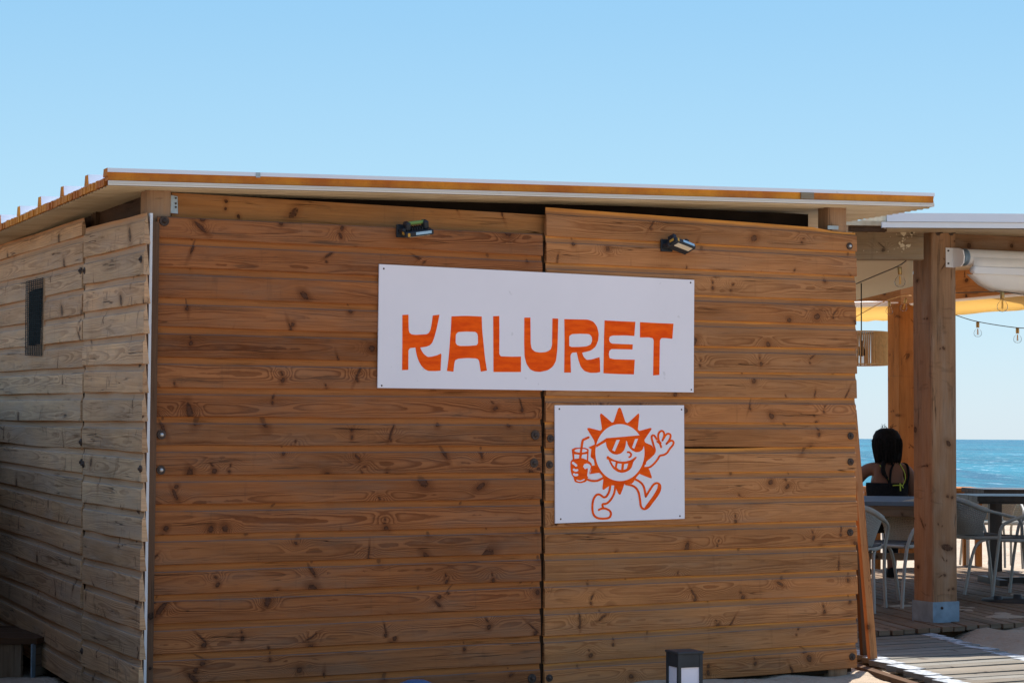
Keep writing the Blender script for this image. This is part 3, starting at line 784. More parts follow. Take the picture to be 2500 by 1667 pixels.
LET = [
 [[(236,398),(279,396),(280,470),(281,505),(287,524),(302,534),(330,537),(405,533),(420,525),(432,505),(440,470),(446,425),(449,402),(496,396),(488,440),(475,500),(460,555),(447,590),(430,610),(405,620),(362,626),(372,650),(390,675),(415,692),(440,690),(480,680),(505,668),(510,675),(507,720),(504,788),(460,791),(420,790),(395,780),(370,755),(350,720),(335,675),(327,626),(290,630),(279,645),(278,782),(234,784),(236,600)]],
 [[(580,408),(680,404),(792,409),(795,500),(805,600),(815,700),(829,787),(785,795),(780,760),(774,722),(766,708),(750,702),(690,699),(630,704),(606,714),(600,740),(594,795),(548,790),(560,700),(568,600),(577,480)],
  [(611,535),(625,518),(680,514),(745,516),(760,526),(765,545),(766,595),(757,610),(700,615),(640,615),(618,608),(609,590)]],
 [[(872,407),(915,405),(916,540),(915,672),(925,687),(1000,690),(1067,689),(1067,797),(1000,797),(874,797)]],
 [[(1090,417),(1133,416),(1135,600),(1142,635),(1165,655),(1200,661),(1245,657),(1275,640),(1284,610),(1287,422),(1328,424),(1326,520),(1322,640),(1312,720),(1290,760),(1255,785),(1200,797),(1160,793),(1130,778),(1105,740),(1092,690),(1089,600)]],
 [[(1370,427),(1450,429),(1535,430),(1575,445),(1600,480),(1612,530),(1608,575),(1590,620),(1555,648),(1495,662),(1505,690),(1525,712),(1560,710),(1600,698),(1617,693),(1620,720),(1622,797),(1595,803),(1550,803),(1510,790),(1485,760),(1468,710),(1457,660),(1425,662),(1414,680),(1417,801),(1369,801),(1372,600)],
  [(1405,545),(1425,532),(1480,529),(1545,532),(1563,550),(1565,580),(1555,605),(1525,618),(1470,622),(1420,622),(1405,615)]],
 [[(1652,436),(1760,442),(1868,446),(1861,545),(1800,541),(1710,542),(1688,550),(1684,570),(1690,590),(1705,598),(1780,602),(1850,604),(1848,640),(1770,638),(1700,637),(1685,650),(1682,675),(1688,700),(1720,708),(1800,710),(1864,711),(1858,814),(1760,812),(1644,806),(1646,700),(1648,560)]],
 [[(1900,448),(2020,455),(2135,459),(2127,565),(2080,560),(2050,560),(2040,575),(2038,700),(2036,818),(1992,821),(1994,690),(1996,575),(1988,560),(1960,555),(1900,556)]]]
for l in LET:
    m = MB(); poly_fill(m, [smooth_closed(q) for q in l], L3, .0006, 0); m.build('painted_letter', M['orange_paint'], big)

small, _ = sign('picture_sign', [(1354.8, 989), (1670, 989), (1671.6, 1265.7), (1355.7, 1276.9)], 'squarish white board painted with an orange walking sun in sunglasses holding a drink')
screws(small, [(1365.5, 998), (1664, 999.5), (1660, 1259), (1369, 1266.5)])
def P3(a, b, off): return fac(1330 + a * .21047, 970 + b * .21047, SD + off)
m = MB(); OR, WH = 0, 1
a1, a2, a3, a4, a5 = .0005, .0009, .0013, .0017, .0021
poly_fill(m, [smooth_closed([(868,116),(885,130),(912,210),(935,282),(957,297),(980,283),(1075,193),(1092,185),(1097,205),(1080,370),(1098,387),(1225,352),(1240,358),(1237,372),(1155,492),(1165,522),(1245,556),(1265,600),(1283,630),(1245,690),(1200,740),(1160,815),(1210,825),(1232,890),(1243,925),(1238,937),(1222,935),(1098,885),(1050,940),(1020,1000),(925,998),(905,1060),(882,1120),(870,1127),(855,1118),(832,1070),(815,1020),(757,1018),(690,1066),(674,1070),(668,1050),(680,945),(668,910),(635,872),(575,880),(518,890),(535,855),(545,790),(580,786),(570,720),(530,690),(540,600),(505,578),(580,543),(573,500),(495,372),(492,357),(512,351),(645,385),(664,368),(640,205),(650,184),(667,192),(780,291),(799,284),(850,130)], 4)], P3, a1, OR)
poly_fill(m, [[(872 + 285 * math.cos(k * math.pi / 32), 638 + 330 * math.sin(k * math.pi / 32)) for k in range(64)]], P3, a2, WH)
# sunglasses
poly_fill(m, [[(597,548),(660,508),(702,480),(716,471),(900,456),(1100,438),(1160,470),(1155,520),(960,520),(945,500),(715,512),(650,548),(598,580)]], P3, a3, OR)
poly_fill(m, [smooth_closed([(712,480),(830,470),(945,462),(944,510),(938,560),(922,610),(890,645),(840,663),(790,655),(745,620),(718,570),(708,520)])], P3, a3 + .0001, OR)
poly_fill(m, [smooth_closed([(955,462),(1060,452),(1152,446),(1150,560),(1135,605),(1100,630),(1060,635),(1015,615),(980,580),(958,535)])], P3, a3 + .0001, OR)
for q in ([(832,492),(870,491),(812,625),(783,610)], [(1047,482),(1082,477),(1038,594),(1013,580)]): poly_fill(m, [q], P3, a4, WH)
poly_stroke(m, [(962,633),(985,637),(1002,658),(997,680),(980,692)], 22, P3, a3, OR)
poly_fill(m, [smooth_closed([(716,688),(735,676),(752,692),(800,720),(870,742),(940,741),(1005,722),(1052,686),(1068,690),(1062,705),(1028,745),(1012,805),(985,840),(940,865),(890,873),(840,860),(790,822),(757,765),(736,716),(720,718)])], P3, a3, OR)
for q in ([(768,736),(822,748),(812,806),(790,780)], [(846,763),(891,769),(886,838),(858,832),(836,812)], [(922,771),(968,764),(950,825),(914,838)]): poly_fill(m, [q], P3, a4, WH)
# raised hand and arm
poly_fill(m, [smooth_closed([(1155,810),(1168,735),(1240,675),(1281,625),(1268,560),(1245,490),(1238,450),(1265,436),(1300,468),(1318,440),(1328,398),(1355,382),(1384,402),(1386,425),(1440,416),(1462,440),(1457,478),(1490,498),(1497,520),(1485,552),(1448,597),(1418,642),(1380,666),(1338,676),(1310,716),(1268,768),(1215,806)])], P3, a2, WH)
for q in ([(1155,815),(1215,808),(1270,765),(1310,715),(1337,675),(1380,665),(1420,640),(1450,595),(1485,552),(1494,520),(1476,500),(1448,508),(1412,537)],
          [(1412,537),(1440,500),(1458,462),(1456,430),(1430,420),(1402,438),(1366,497)], [(1366,497),(1384,448),(1381,405),(1357,387),(1330,404),(1317,440),(1324,500),(1345,528)],
          [(1300,486),(1270,442),(1245,444),(1242,475),(1262,550),(1277,622),(1235,680),(1170,735)], [(1306,510),(1335,535),(1351,576)], [(1162,770),(1180,722),(1262,655)]):
    poly_stroke(m, q, 23, P3, a4, OR)
# drink
poly_fill(m, [smooth_closed([(313,602),(350,582),(470,582),(510,602),(506,700),(498,940),(478,978),(412,994),(350,980),(335,940),(325,720)])], P3, a2, OR)
poly_fill(m, [[(418 + 74 * math.cos(k * math.pi / 10), 616 + 22 * math.sin(k * math.pi / 10)) for k in range(20)]], P3, a3, WH)
for q in ([(342,658),(404,664),(400,704),(345,716)], [(434,662),(490,655),(487,722),(424,700)]): poly_fill(m, [q], P3, a3, WH)
poly_stroke(m, [(410,700),(430,560),(442,498),(462,484),(508,462)], 26, P3, a4, OR)
poly_fill(m, [smooth_closed([(298,742),(328,712),(440,700),(510,735),(545,765),(548,800),(530,850),(500,930),(340,935),(312,895),(300,840)])], P3, a3, OR)
for q in ([(328,758),(350,775),(364,788)], [(338,836),(356,846),(376,842)], [(340,890),(356,898),(376,896)]): poly_stroke(m, q, 27, P3, a4, WH)
poly_fill(m, [[(445,800),(460,772),(490,763),(520,775),(535,800),(525,840),(512,885),(545,890),(660,905),(640,930),(570,950),(510,930),(492,905),(500,850),(500,818),(465,830)]], P3, a4, WH)
poly_stroke(m, [(372,958),(412,968),(458,950)], 13, P3, a5, WH)
poly_stroke(m, [(488,948),(550,966),(615,962),(672,935)], 24, P3, a5, OR)
# legs
poly_fill(m, [smooth_closed([(765,1018),(750,1090),(718,1145),(680,1156),(640,1125),(600,1130),(566,1180),(553,1260),(560,1340),(590,1385),(650,1402),(740,1393),(768,1350),(752,1312),(710,1290),(680,1280),(668,1240),(720,1225),(770,1180),(805,1110),(818,1020)])], P3, a2, WH)
for q in ([(762,1015),(748,1090),(716,1145),(682,1155),(640,1126),(600,1130),(566,1180),(553,1260),(561,1340),(592,1385),(650,1403),(740,1395),(768,1352),(752,1312),(706,1288),(660,1288),(628,1302)], [(820,1015),(806,1105),(770,1178),(720,1226),(670,1238),(680,1282)]):
    poly_stroke(m, q, 25, P3, a4, OR)
poly_fill(m, [smooth_closed([(1010,1000),(1050,960),(1110,985),(1150,1045),(1172,1150),(1235,1050),(1285,1002),(1320,1010),(1290,1110),(1200,1240),(1150,1290),(1115,1260),(1105,1180),(1085,1090),(1040,1030)])], P3, a2, WH)
for q in ([(1045,945),(1110,982),(1150,1040),(1172,1148)], [(1172,1148),(1225,1062),(1268,1005),(1312,994),(1340,1030),(1322,1105),(1240,1220),(1195,1275),(1150,1292),(1117,1262),(1105,1180),(1085,1090),(1035,1030),(940,1002)]):
    poly_stroke(m, q, 25, P3, a4, OR)
poly_fill(m, [smooth_closed([(1165,1262),(1260,1135),(1305,1055),(1312,1012),(1340,1010),(1350,1050),(1330,1110),(1250,1220),(1190,1288),(1150,1302)])], P3, a4, OR)
m.build('painted_picture', [M['orange_paint'], M['sign_white']], small)

# ------------------------------------------------------------------ floodlights on the front wall
def floodlight(px, py, yaw, tilt, roll, label, tube):
    base = fac(px, py, .002); t = thing('floodlight', base, label, 'floodlight', 'small black floodlights on the front wall')
    R = Matrix.Rotation(yaw, 3, 'Z') @ Matrix.Rotation(roll, 3, 'Y') @ Matrix.Rotation(tilt, 3, 'X')
    def Lp(x, y, z, head=True):
        v = R @ Vector((x, y, z)) + Vector((.01, .062, 0)) if head else Vector((x, y, z))
        return base + EU * v.x + EN * v.y + EZ * v.z
    def lbox(mb, lo, hi, head=True):
        a, b = np.array(lo), np.array(hi); c = (a + b) / 2
        mb.bar(Lp(a[0], c[1], c[2], head), Lp(b[0], c[1], c[2], head), Lp(0, b[1], 0, head) - Lp(0, a[1], 0, head), Lp(0, 0, b[2], head) - Lp(0, 0, a[2], head))
    m = MB(); lbox(m, (-.075, .0, -.03), (-.005, .016, .035), False); lbox(m, (-.070, .012, -.008), (-.052, .075, .010), False); lbox(m, (-.07, .012, -.012), (.03, .026, .012), False)
    wb = m.build('wall_bracket', M['black'], t); bevel(wb, .003)
    m = MB(); lbox(m, (-.075, -.040, -.016), (.075, .046, .010)); bevel(m.build('lamp_body', M['black'], t), .005)
    m = MB(); lbox(m, (-.050, .004, -.0185), (.056, .036, -.016)); m.build('lamp_glass', M['cream_glass'], t)
    for x in (-.060, .034):
        m = MB(); lbox(m, (x, -.030, .010), (x + .026, .018, .050)); bevel(m.build('bracket_lug', M['black'], t), .005)
    m = MB()
    for k in range(5): lbox(m, (-.03 + k * .013, -.03, .010), (-.025 + k * .013, .02, .024))
    m.build('cooling_fin', M['black'], t)['kind'] = 'stuff'
    m = MB(); lbox(m, (-.020, .0465, -.007), (.062, .0480, .007)); m.build('blue_sticker', M['blue_label'], t)
    m = MB(); lbox(m, (-.0765, .0, -.006), (-.075, .03, .008)); m.build('amber_sticker', M['amber'], t)
    m = MB(); lbox(m, (-.062, .0465, -.012), (-.050, .0475, .006)); m.build('amber_sticker', M['amber'], t)
    if tube: 
        m = MB(); m.tube([Lp(-.040, -.006, .042), Lp(.040, -.006, .042)], .0095, 10); m.build('green_tube', M['green_label'], t)
    return t
floodlight(1000, 567, .10, math.radians(-18), -.16, 'black floodlight on the left wall panel with a green tube on top', True)
floodlight(1641, 602, -.20, math.radians(22), .22, 'black floodlight on the right wall panel with its pale lens facing down', False)

# ------------------------------------------------------------------ boards leaning on the end of the hut
def leaner(x0, y0, x1, y1, D, w, label, mat):
    b = gnd(x0, y0, .05); tp = at(x1, y1, D)
    t = thing('leaning_board', b, label, 'board')
    m = MB(); m.bar(b, tp, EU * w, EN * .03); tag(m.build('plank', mat, t)); return t
leaner(2130, 1606, 2079, 1000, 11.45, .048, 'pale slat leaning against the right end of the hut', M['pine_tan'])
leaner(2112, 1598, 2078, 1040, 11.60, .05, 'dark brown slat leaning behind the pale one at the end of the hut', M['pine_dark'])

# ------------------------------------------------------------------ boardwalk and deck
m = MB(); q = [gnd(2103, 1607, .0), gnd(2245, 1537, .0), gnd(2510, 1589, .0), gnd(2330, 1668, .0)]
Lb0, Lb1 = gnd(2099, 1600, .045), gnd(2360, 1680, .045); Rb0, Rb1 = gnd(2237, 1536, .045), gnd(2560, 1601, .045)
dirL = (Lb1 - Lb0) / np.linalg.norm(Lb1 - Lb0); bw = np.linalg.norm(Rb0 - Lb0)
start = Rb0 - dirL * .05
m = MB()
for k in (.2, .8): 
    a = start + (-EU) * 1.3 * k; m.bar(a - EZ * .06 + dirL * .05, a + dirL * 5.2 - EZ * .06, EU * .06, EZ * .05)
walk = tag(m.build('boardwalk', M['pine_dark']), kind='structure')
perp = np.array([-dirL[1], dirL[0], 0]); perp = perp if perp @ EU > 0 else -perp
step = .128; n = 36; dd = EU - dirL * 0
for k in range(n):
    # right end slides along the right edge, boards follow the hut front direction
    r_ = Rb0 + dirL * (k * step * 1.03) ; tt = np.dot(r_ - Lb0, perp) / np.dot(EU, perp)
    l_ = r_ - EU * (tt + random.uniform(-.006, .010)); r2_ = r_ + EU * random.uniform(-.006, .010)
    m = MB(); z = random.uniform(-.003, .003); m.bar(l_ + EZ * (z - .014), r2_ + EZ * (z - .014 + random.uniform(-.003, .003)), EN * .112, EZ * .028)
    m.build('walk_board', M['deck'], walk)
    # white-painted board ends
    for e, s_ in ((l_, 1), (r2_, -1)):
        m = MB(); w_ = random.uniform(.095, .115); m.bar(e + EZ * (z + .0005) - EU * .001 * s_, e + EU * s_ * w_ + EZ * (z + .0012), EN * .1125, EZ * .003); m.build('painted_end', M['walk_paint'], walk)
# deck: boards run towards the sea
DZ = .08; DB = A3(-.171, .985, 0)
dl = gnd(2140, 1541, DZ); dr = gnd(2500, 1518, DZ); du_ = (dr - dl) / np.linalg.norm(dr - dl)
m = MB()
for k in (.12, 1.5, 3.0, 4.4): m.bar(dl - du_ * 1.2 + DB * k - EZ * .075, dl + du_ * 3.6 + DB * k - EZ * .075, DB * .06, EZ * .09)
deck = tag(m.build('deck', M['pine_dark']), kind='structure')
k = -1.25
while k < 3.5:
    w_ = .094; L_ = 4.9 + random.uniform(-.03, .03); st = random.uniform(-.012, .012); z = random.uniform(-.002, .002)
    a = dl + du_ * k + DB * st - EZ * (.015 - z)
    m = MB(); m.bar(a, a + DB * L_, du_ * w_, EZ * .03); m.build('deck_board', M['deck_dark'], deck)
    k += .110

# ------------------------------------------------------------------ terrace frame and roof
ter = thing('terrace', gnd(2300, 1550), 'open timber terrace with square posts under a flat white roof beside the hut', 'terrace')
PC = gnd(2278.5, 1549); PWd = .205
def post(c, z1, w=PWd, z0=0., mat=None, steel=True):
    a = c + EU * w / 2 + ES * w / 2
    m = MB(); m.bar(a + EZ * (z0 + .10), a + EZ * z1, EU * w, EN * w); o = m.build('post', mat or M['pine_post'], ter); bevel(o, .008)
    if steel:
        m = MB()
        for sv, nn in ((EU, EN), (EN, EU)):
            for s_ in (1, -1): m.bar(a + nn * s_ * (w / 2 + .004) + EZ * (z0 - .1), a + nn * s_ * (w / 2 + .004) + EZ * (z0 + .215), sv * (w + (.016 if sv is EU else .0)), nn * .006)
        sb = m.build('post_base', M['galv_dark'], o)
        for du2, z in ((-.035, .175), (.065, .065)): bolt(sb, a + EN * (w / 2 + .007) + EU * du2 + EZ * (z0 + z), EN, .010)
    return o, a
TZ = 2.675
p1, pa = post(PC, TZ)
for px, py in ((2290, 568), (2322, 568)):
    q = hit(px, py, pa + EN * PWd / 2, EN); bolt(p1, q, EN, .020); 
    mb = MB(); mb.tube([q, q + EN * .045], .008, 8); mb.build('bolt', M['rust'], p1)
post(PC + EU * 3.6, TZ + .02)
bp = gnd(2197, 1393, 0.); post(bp, 2.80, .19, 0., M['orange_wood'], False)
fb = pa + EU * PWd / 2
# grey weathered beam between hut and post
ga = at(2080, 598, 13.42); gb = at(2252, 598, 13.36)
m = MB(); m.bar(ga, gb, EZ * .205, A3(0, 1, 0) * .08); bevel(m.build('beam', M['pine_old'], ter), .005)
m = MB()
m2 = random.Random(4)
for k in range(26):
    x, y = (m2.gauss(2195, 26), m2.gauss(588, 14)) if k < 20 else (m2.uniform(2100, 2220), m2.uniform(565, 625))
    x = min(2226, max(2098, x)); y = min(630, max(566, y)); c = at(x, y, 13.400 - .04 - (x - 2080) / 172 * .06 - .0015 + .02); r = m2.uniform(.006, .026) if k < 9 else .004
    pts = [c + A3(math.cos(a_) * r * m2.uniform(.4, 1.1), -.0005, math.sin(a_) * r * m2.uniform(.4, 1.1)) for a_ in np.linspace(0, 5.6, 8)]
    m.add(pts, [list(range(8))])
m.build('paint_splash', M['cream_cloth'], ter)['kind'] = 'stuff'
# front beam right of the post
fa = pa + EU * PWd / 2 - EN * .02
m = MB(); m.bar(fa + EZ * 2.60, fa + EU * 3.5 + EZ * 2.64, EZ * .155, EN * .09); m.build('beam', M['pine_post'], ter)
# roof: white edge in two strips, then the sheet going back
ra_ = at(2165, 521, 12.92); rb_ = at(2490, 527.5, 12.92 + .001)
rd = A3(.985, .10, 0); rd = rd / np.linalg.norm(rd)
r0 = A3(*ra_); r1 = r0 + rd * 4.6 + EZ * .05
back = A3(-.10, .985, 0)
m = MB(); V = []
for p in (r0, r1): V += [p, p - EZ * .003 + back * 5.9 + EZ * .20, p - EZ * .095 + back * 5.9 + EZ * .20, p - EZ * .095 + back * .02]
m.add(V, [[0, 1, 5, 4], [3, 7, 6, 2], [1, 2, 6, 5], [0, 3, 2, 1], [4, 5, 6, 7]])
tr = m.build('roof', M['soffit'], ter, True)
m = MB(); m.bar(r0 - EZ * .026 - back * .004, r1 - EZ * .026 - back * .004, EZ * .056, back * .008); m.build('roof_flashing', M['steel_white'], tr)
m = MB(); m.bar(r0 - EZ * .074 + rd * -.03 + back * .012, r1 - EZ * .074 + back * .012, EZ * .036, back * .02); m.build('roof_trim', M['white_plastic'], tr)
m = MB(); m.bar(r0 - EZ * .06 - rd * .9 + back * .30, r0 - EZ * .06 + back * .3, EZ * .03, back * .5); m.build('roof_filler', M['soffit'], tr)
m = MB(); m.bar(r0 - EZ * .085 - rd * .22 + back * .1, r0 - EZ * .085 + back * .1 + rd * .02, EZ * .05, back * .06); m.build('broken_foam', M['pine_dark'], tr)
# beams at the back
ba = gnd(2197, 1393) + EU * .1 + ES * .1
bk = at(1950, 718, 19.65); bk2 = at(2215, 716, 19.65)
m = MB(); m.bar(bk, bk2, EZ * .15, A3(0, 1, 0) * .08); m.build('beam', M['pine_beam'], ter)
br0 = at(2200, 708, 19.4); br1 = at(2900, 637, 16.6)
m = MB(); m.bar(br0, br1, EZ * .27, A3(.3, 1, 0) * .08); m.build('beam', M['pine_beam'], ter)
bz = at(2092, 742, 19.8); bz2 = at(2216, 739, 19.8)
m = MB(); m.bar(bz - rd * .6, bz2, EZ * .012, A3(0, 1, 0) * .05); m.build('awning_rail', M['white_plastic'], ter)
# cream ceiling cloth
m = MB(); NX, NY = 10, 10; V = []
c00, c10 = at(2040, 630, 13.6), at(2229, 630, 13.6); c01, c11 = at(2040, 745, 17.3), at(2229, 699, 15.4)
for j in range(NY + 1):
    for i in range(NX + 1):
        a, b = i / NX, j / NY
        p = (c00 * (1 - a) + c10 * a) * (1 - b) + (c01 * (1 - a) + c11 * a) * b
        V.append(p - EZ * .02 * math.sin(a * math.pi) * math.sin(b * math.pi) * 0 + EZ * .008 * math.sin(b * 9))
m.add(V, [[j * (NX + 1) + i, j * (NX + 1) + i + 1, (j + 1) * (NX + 1) + i + 1, (j + 1) * (NX + 1) + i] for j in range(NY) for i in range(NX)], None, None, 0, True)
o = m.build('ceiling_cloth', M['cream_cloth'], ter); sm = o.modifiers.new('solid', 'SOLIDIFY'); sm.thickness = .004

# yellow awnings beyond the back edge
def awning(px0, py0, px1, py1, D0, D1, drop, label):
    a, b = at(px0, py0, D0), at(px1, py1, D1); t = thing('awning', (a + b) / 2, label, 'awning', 'yellow awnings along the sea side of the terrace')
    m = MB(); n = 24; V = []
    for i in range(n + 1):
        p = a + (b - a) * i / n; sc = .012 * math.sin(i * 1.3)
        V += [p, p + A3(.05, .55, -drop * .55), p + A3(.06, .62, -drop * (.95 + sc * 3))]
    m.add(V, [[3 * i + k, 3 * i + 3 + k, 3 * i + 4 + k, 3 * i + 1 + k] for i in range(n) for k in range(2)], None, None, 0, True)
    o = m.build('awning_cloth', M['yellow_cloth'], t); s_ = o.modifiers.new('solid', 'SOLIDIFY'); s_.thickness = .003
    m = MB(); m.tube([a, b], .03, 10); m.build('roller', M['white_plastic'], t)
awning(1980, 748, 2205, 739, 19.9, 19.9, .14, 'yellow awning edge left of the front terrace post')
awning(2225, 738, 2900, 680, 19.7, 16.8, .13, 'yellow awning edge right of the front terrace post')

# roller blind on the front
tA = hit(2347, 628, pa + EN * (PWd / 2 + .065), EN)
bl = thing('roller_blind', tA, 'rolled-up white roller blind mounted right of the terrace post', 'blind')
AX = EU * .995 + EZ * .012; AX = AX / np.linalg.norm(AX)
m = MB(); m.lathe(tA + AX * .03, [(0, 0), (.056, 0), (.056, 3.0), (0, 3.0)], AX, 20); m.build('roller', M['blind_cloth'], bl)
m = MB(); m.lathe(tA, [(0, 0), (.045, 0), (.048, .004), (.048, .022), (.058, .022), (.058, .03), (.05, .034)], AX, 20); m.build('roller_end', M['galv_dark'], bl)
q = tA - AX * .012
m = MB(); m.prism([q + EN * a + EZ * b for a, b in ((-.066, .062), (-.06, .066), (.0, .06), (.04, .045), (.052, 0), (.045, -.04), (.02, -.062), (-.066, -.066))], -AX * .010)
m.bar(q - EN * .064 - EU * .03 - EZ * .065, q - EN * .064 - EU * .03 + EZ * .065, EU * .075, EN * .006)
bk_ = m.build('bracket', M['white_plastic'], bl, True)
for z in (.045, -.04): bolt(bk_, q - EN * .060 - EU * .05 + EZ * z, EN, .006)
m = MB(); V = []; n = 30
for i in range(n + 1):
    s = i / n * 2.9; p = tA + AX * (.06 + s) ; e = min(1, s / .22)
    w1 = .006 * math.sin(s * 9)
    V += [p + EN * .054 - EZ * .0, p + EN * (.05 + w1) - EZ * .065, p + EN * (.045 + w1) - EZ * (.115), p + EN * (.03 + w1 * 2) - EZ * (.115 + .085 * (e ** .6)), p + EN * (-.02 + w1) - EZ * (.11 + .115 * (e ** .6))]
m.add(V, [[5 * i + k, 5 * i + 5 + k, 5 * i + 6 + k, 5 * i + 1 + k] for i in range(n) for k in range(4)], None, None, 0, True)
o = m.build('blind_cloth', M['blind_cloth'], bl); s_ = o.modifiers.new('solid', 'SOLIDIFY'); s_.thickness = .002
m = MB(); m.bar(tA + AX * .05 + EN * .058 - EZ * .088, tA + AX * 2.95 + EN * .058 - EZ * .088, EZ * .052, EN * .016); bevel(m.build('bottom_rail', M['white_plastic'], bl), .005)
m = MB(); m.lathe(tA + AX * .04 + EN * .058 - EZ * .088, [(0, 0), (.024, .002), (.026, .012)], AX, 12); m.build('rail_cap', M['white_plastic'], bl)

# ------------------------------------------------------------------ string lights and pendant lamp
def string(name, pts, D, bulbs, label, sc=1., r=.004, mat='cord'):
    P = smoothpts([at(x, y, d) for (x, y), d in zip(pts, D)], 8)
    t = thing(name, P[len(P) // 2], label, 'string lights', 'strings of clear bulbs under the terrace roof')
    m = MB(); m.tube(P, r, 6); m.build('cable', M[mat], t)
    for (x, y, d, s_, lean) in bulbs:
        b = at(x, y, d); ax = A3(math.sin(lean), 0, -math.cos(lean)); k = s_
        m = MB(); m.lathe(b, [(0, 0), (.013 * k, 0), (.015 * k, .006 * k), (.015 * k, .045 * k), (.012 * k, .05 * k)], ax, 10); so = m.build('bulb_socket', M['brass'], t)
        m = MB(); m.lathe(b, [(.012 * k, .048 * k), (.014 * k, .06 * k), (.030 * k, .078 * k), (.036 * k, .098 * k), (.033 * k, .118 * k), (.020 * k, .131 * k), (0, .136 * k)], ax, 14); m.build('glass', M['glass'], so)
        m = MB()
        for j in range(4):
            a_ = j * math.pi / 2; q = A3(math.cos(a_), math.sin(a_), 0) * .006 * k
            m.tube([b + ax * .06 * k + q * .5, b + ax * .115 * k + q], .0016 * k, 5)
        m.build('filament', M['filament'], so)
string('string_light', [(2085, 695), (2140, 672), (2190, 651), (2212, 637)], [13.6, 13.5, 13.4, 13.5], [(2196, 652, 13.4, 1., .03)], 'string with one clear bulb in front of the cream cloth')
string('string_light', [(2333, 715), (2420, 712), (2447, 712), (2520, 722)], [14.5, 13.6, 13.4, 13.4], [(2447, 712, 13.4, 1., 0)], 'single clear bulb hanging just below the roller blind')
string('string_light', [(2330, 768), (2386, 785), (2483, 800), (2540, 800)], [18, 18, 18, 18], [(2387, 786, 18, 1., .0), (2484, 800, 18, 1.02, 0)], 'drooping cable with two clear bulbs against the sky on the right')
string('string_light', [(2085, 776), (2146, 742), (2170, 732), (2204, 722), (2225, 722)], [18, 18, 18, 18.5, 19], [(2171, 735, 18, .9, .0), (2212, 728, 18.4, .9, -.25)], 'cable with bulbs under the back beam left of the post', 1., .004, 'jute')
lc = at(2103, 851, 15.2)
lamp = thing('pendant_lamp', lc, 'round cord-wrapped pendant lamp hanging beside the hut wall', 'lamp')
m = MB(); R_, Hh = .195, .122; rr = random.Random(2)
for k in range(150):
    a = 2 * math.pi * k / 150; 
    if 4.55 < a < 5.0 and k % 2: continue
    j = rr.uniform(-.02, .02)
    m.tube([lc + A3(R_ * math.cos(a), R_ * math.sin(a), Hh), lc + A3(R_ * math.cos(a + j), R_ * math.sin(a + j), -Hh)], .0036, 4, 0, False)
m.build('cord_shade', M['jute'], lamp)
for z in (Hh, -Hh):
    m = MB(); m.tube([lc + A3(R_ * math.cos(a), R_ * math.sin(a), z) for a in np.linspace(0, 2 * math.pi, 33)], .006, 6); m.build('hoop', M['jute'], lamp)
m = MB(); m.tube([lc + A3(0, 0, .80), lc + A3(0, 0, -.02)], .005, 6); m.build('cable', M['black_cord'], lamp)
m = MB(); m.tube([lc + A3(-R_, 0, Hh), lc + A3(R_, 0, Hh)], .004, 6); m.lathe(lc + A3(0, 0, -.06), [(0, 0), (.03, .01), (.035, .04), (.015, .08), (.015, .12)]); m.build('lamp_holder', M['black_metal'], lamp)

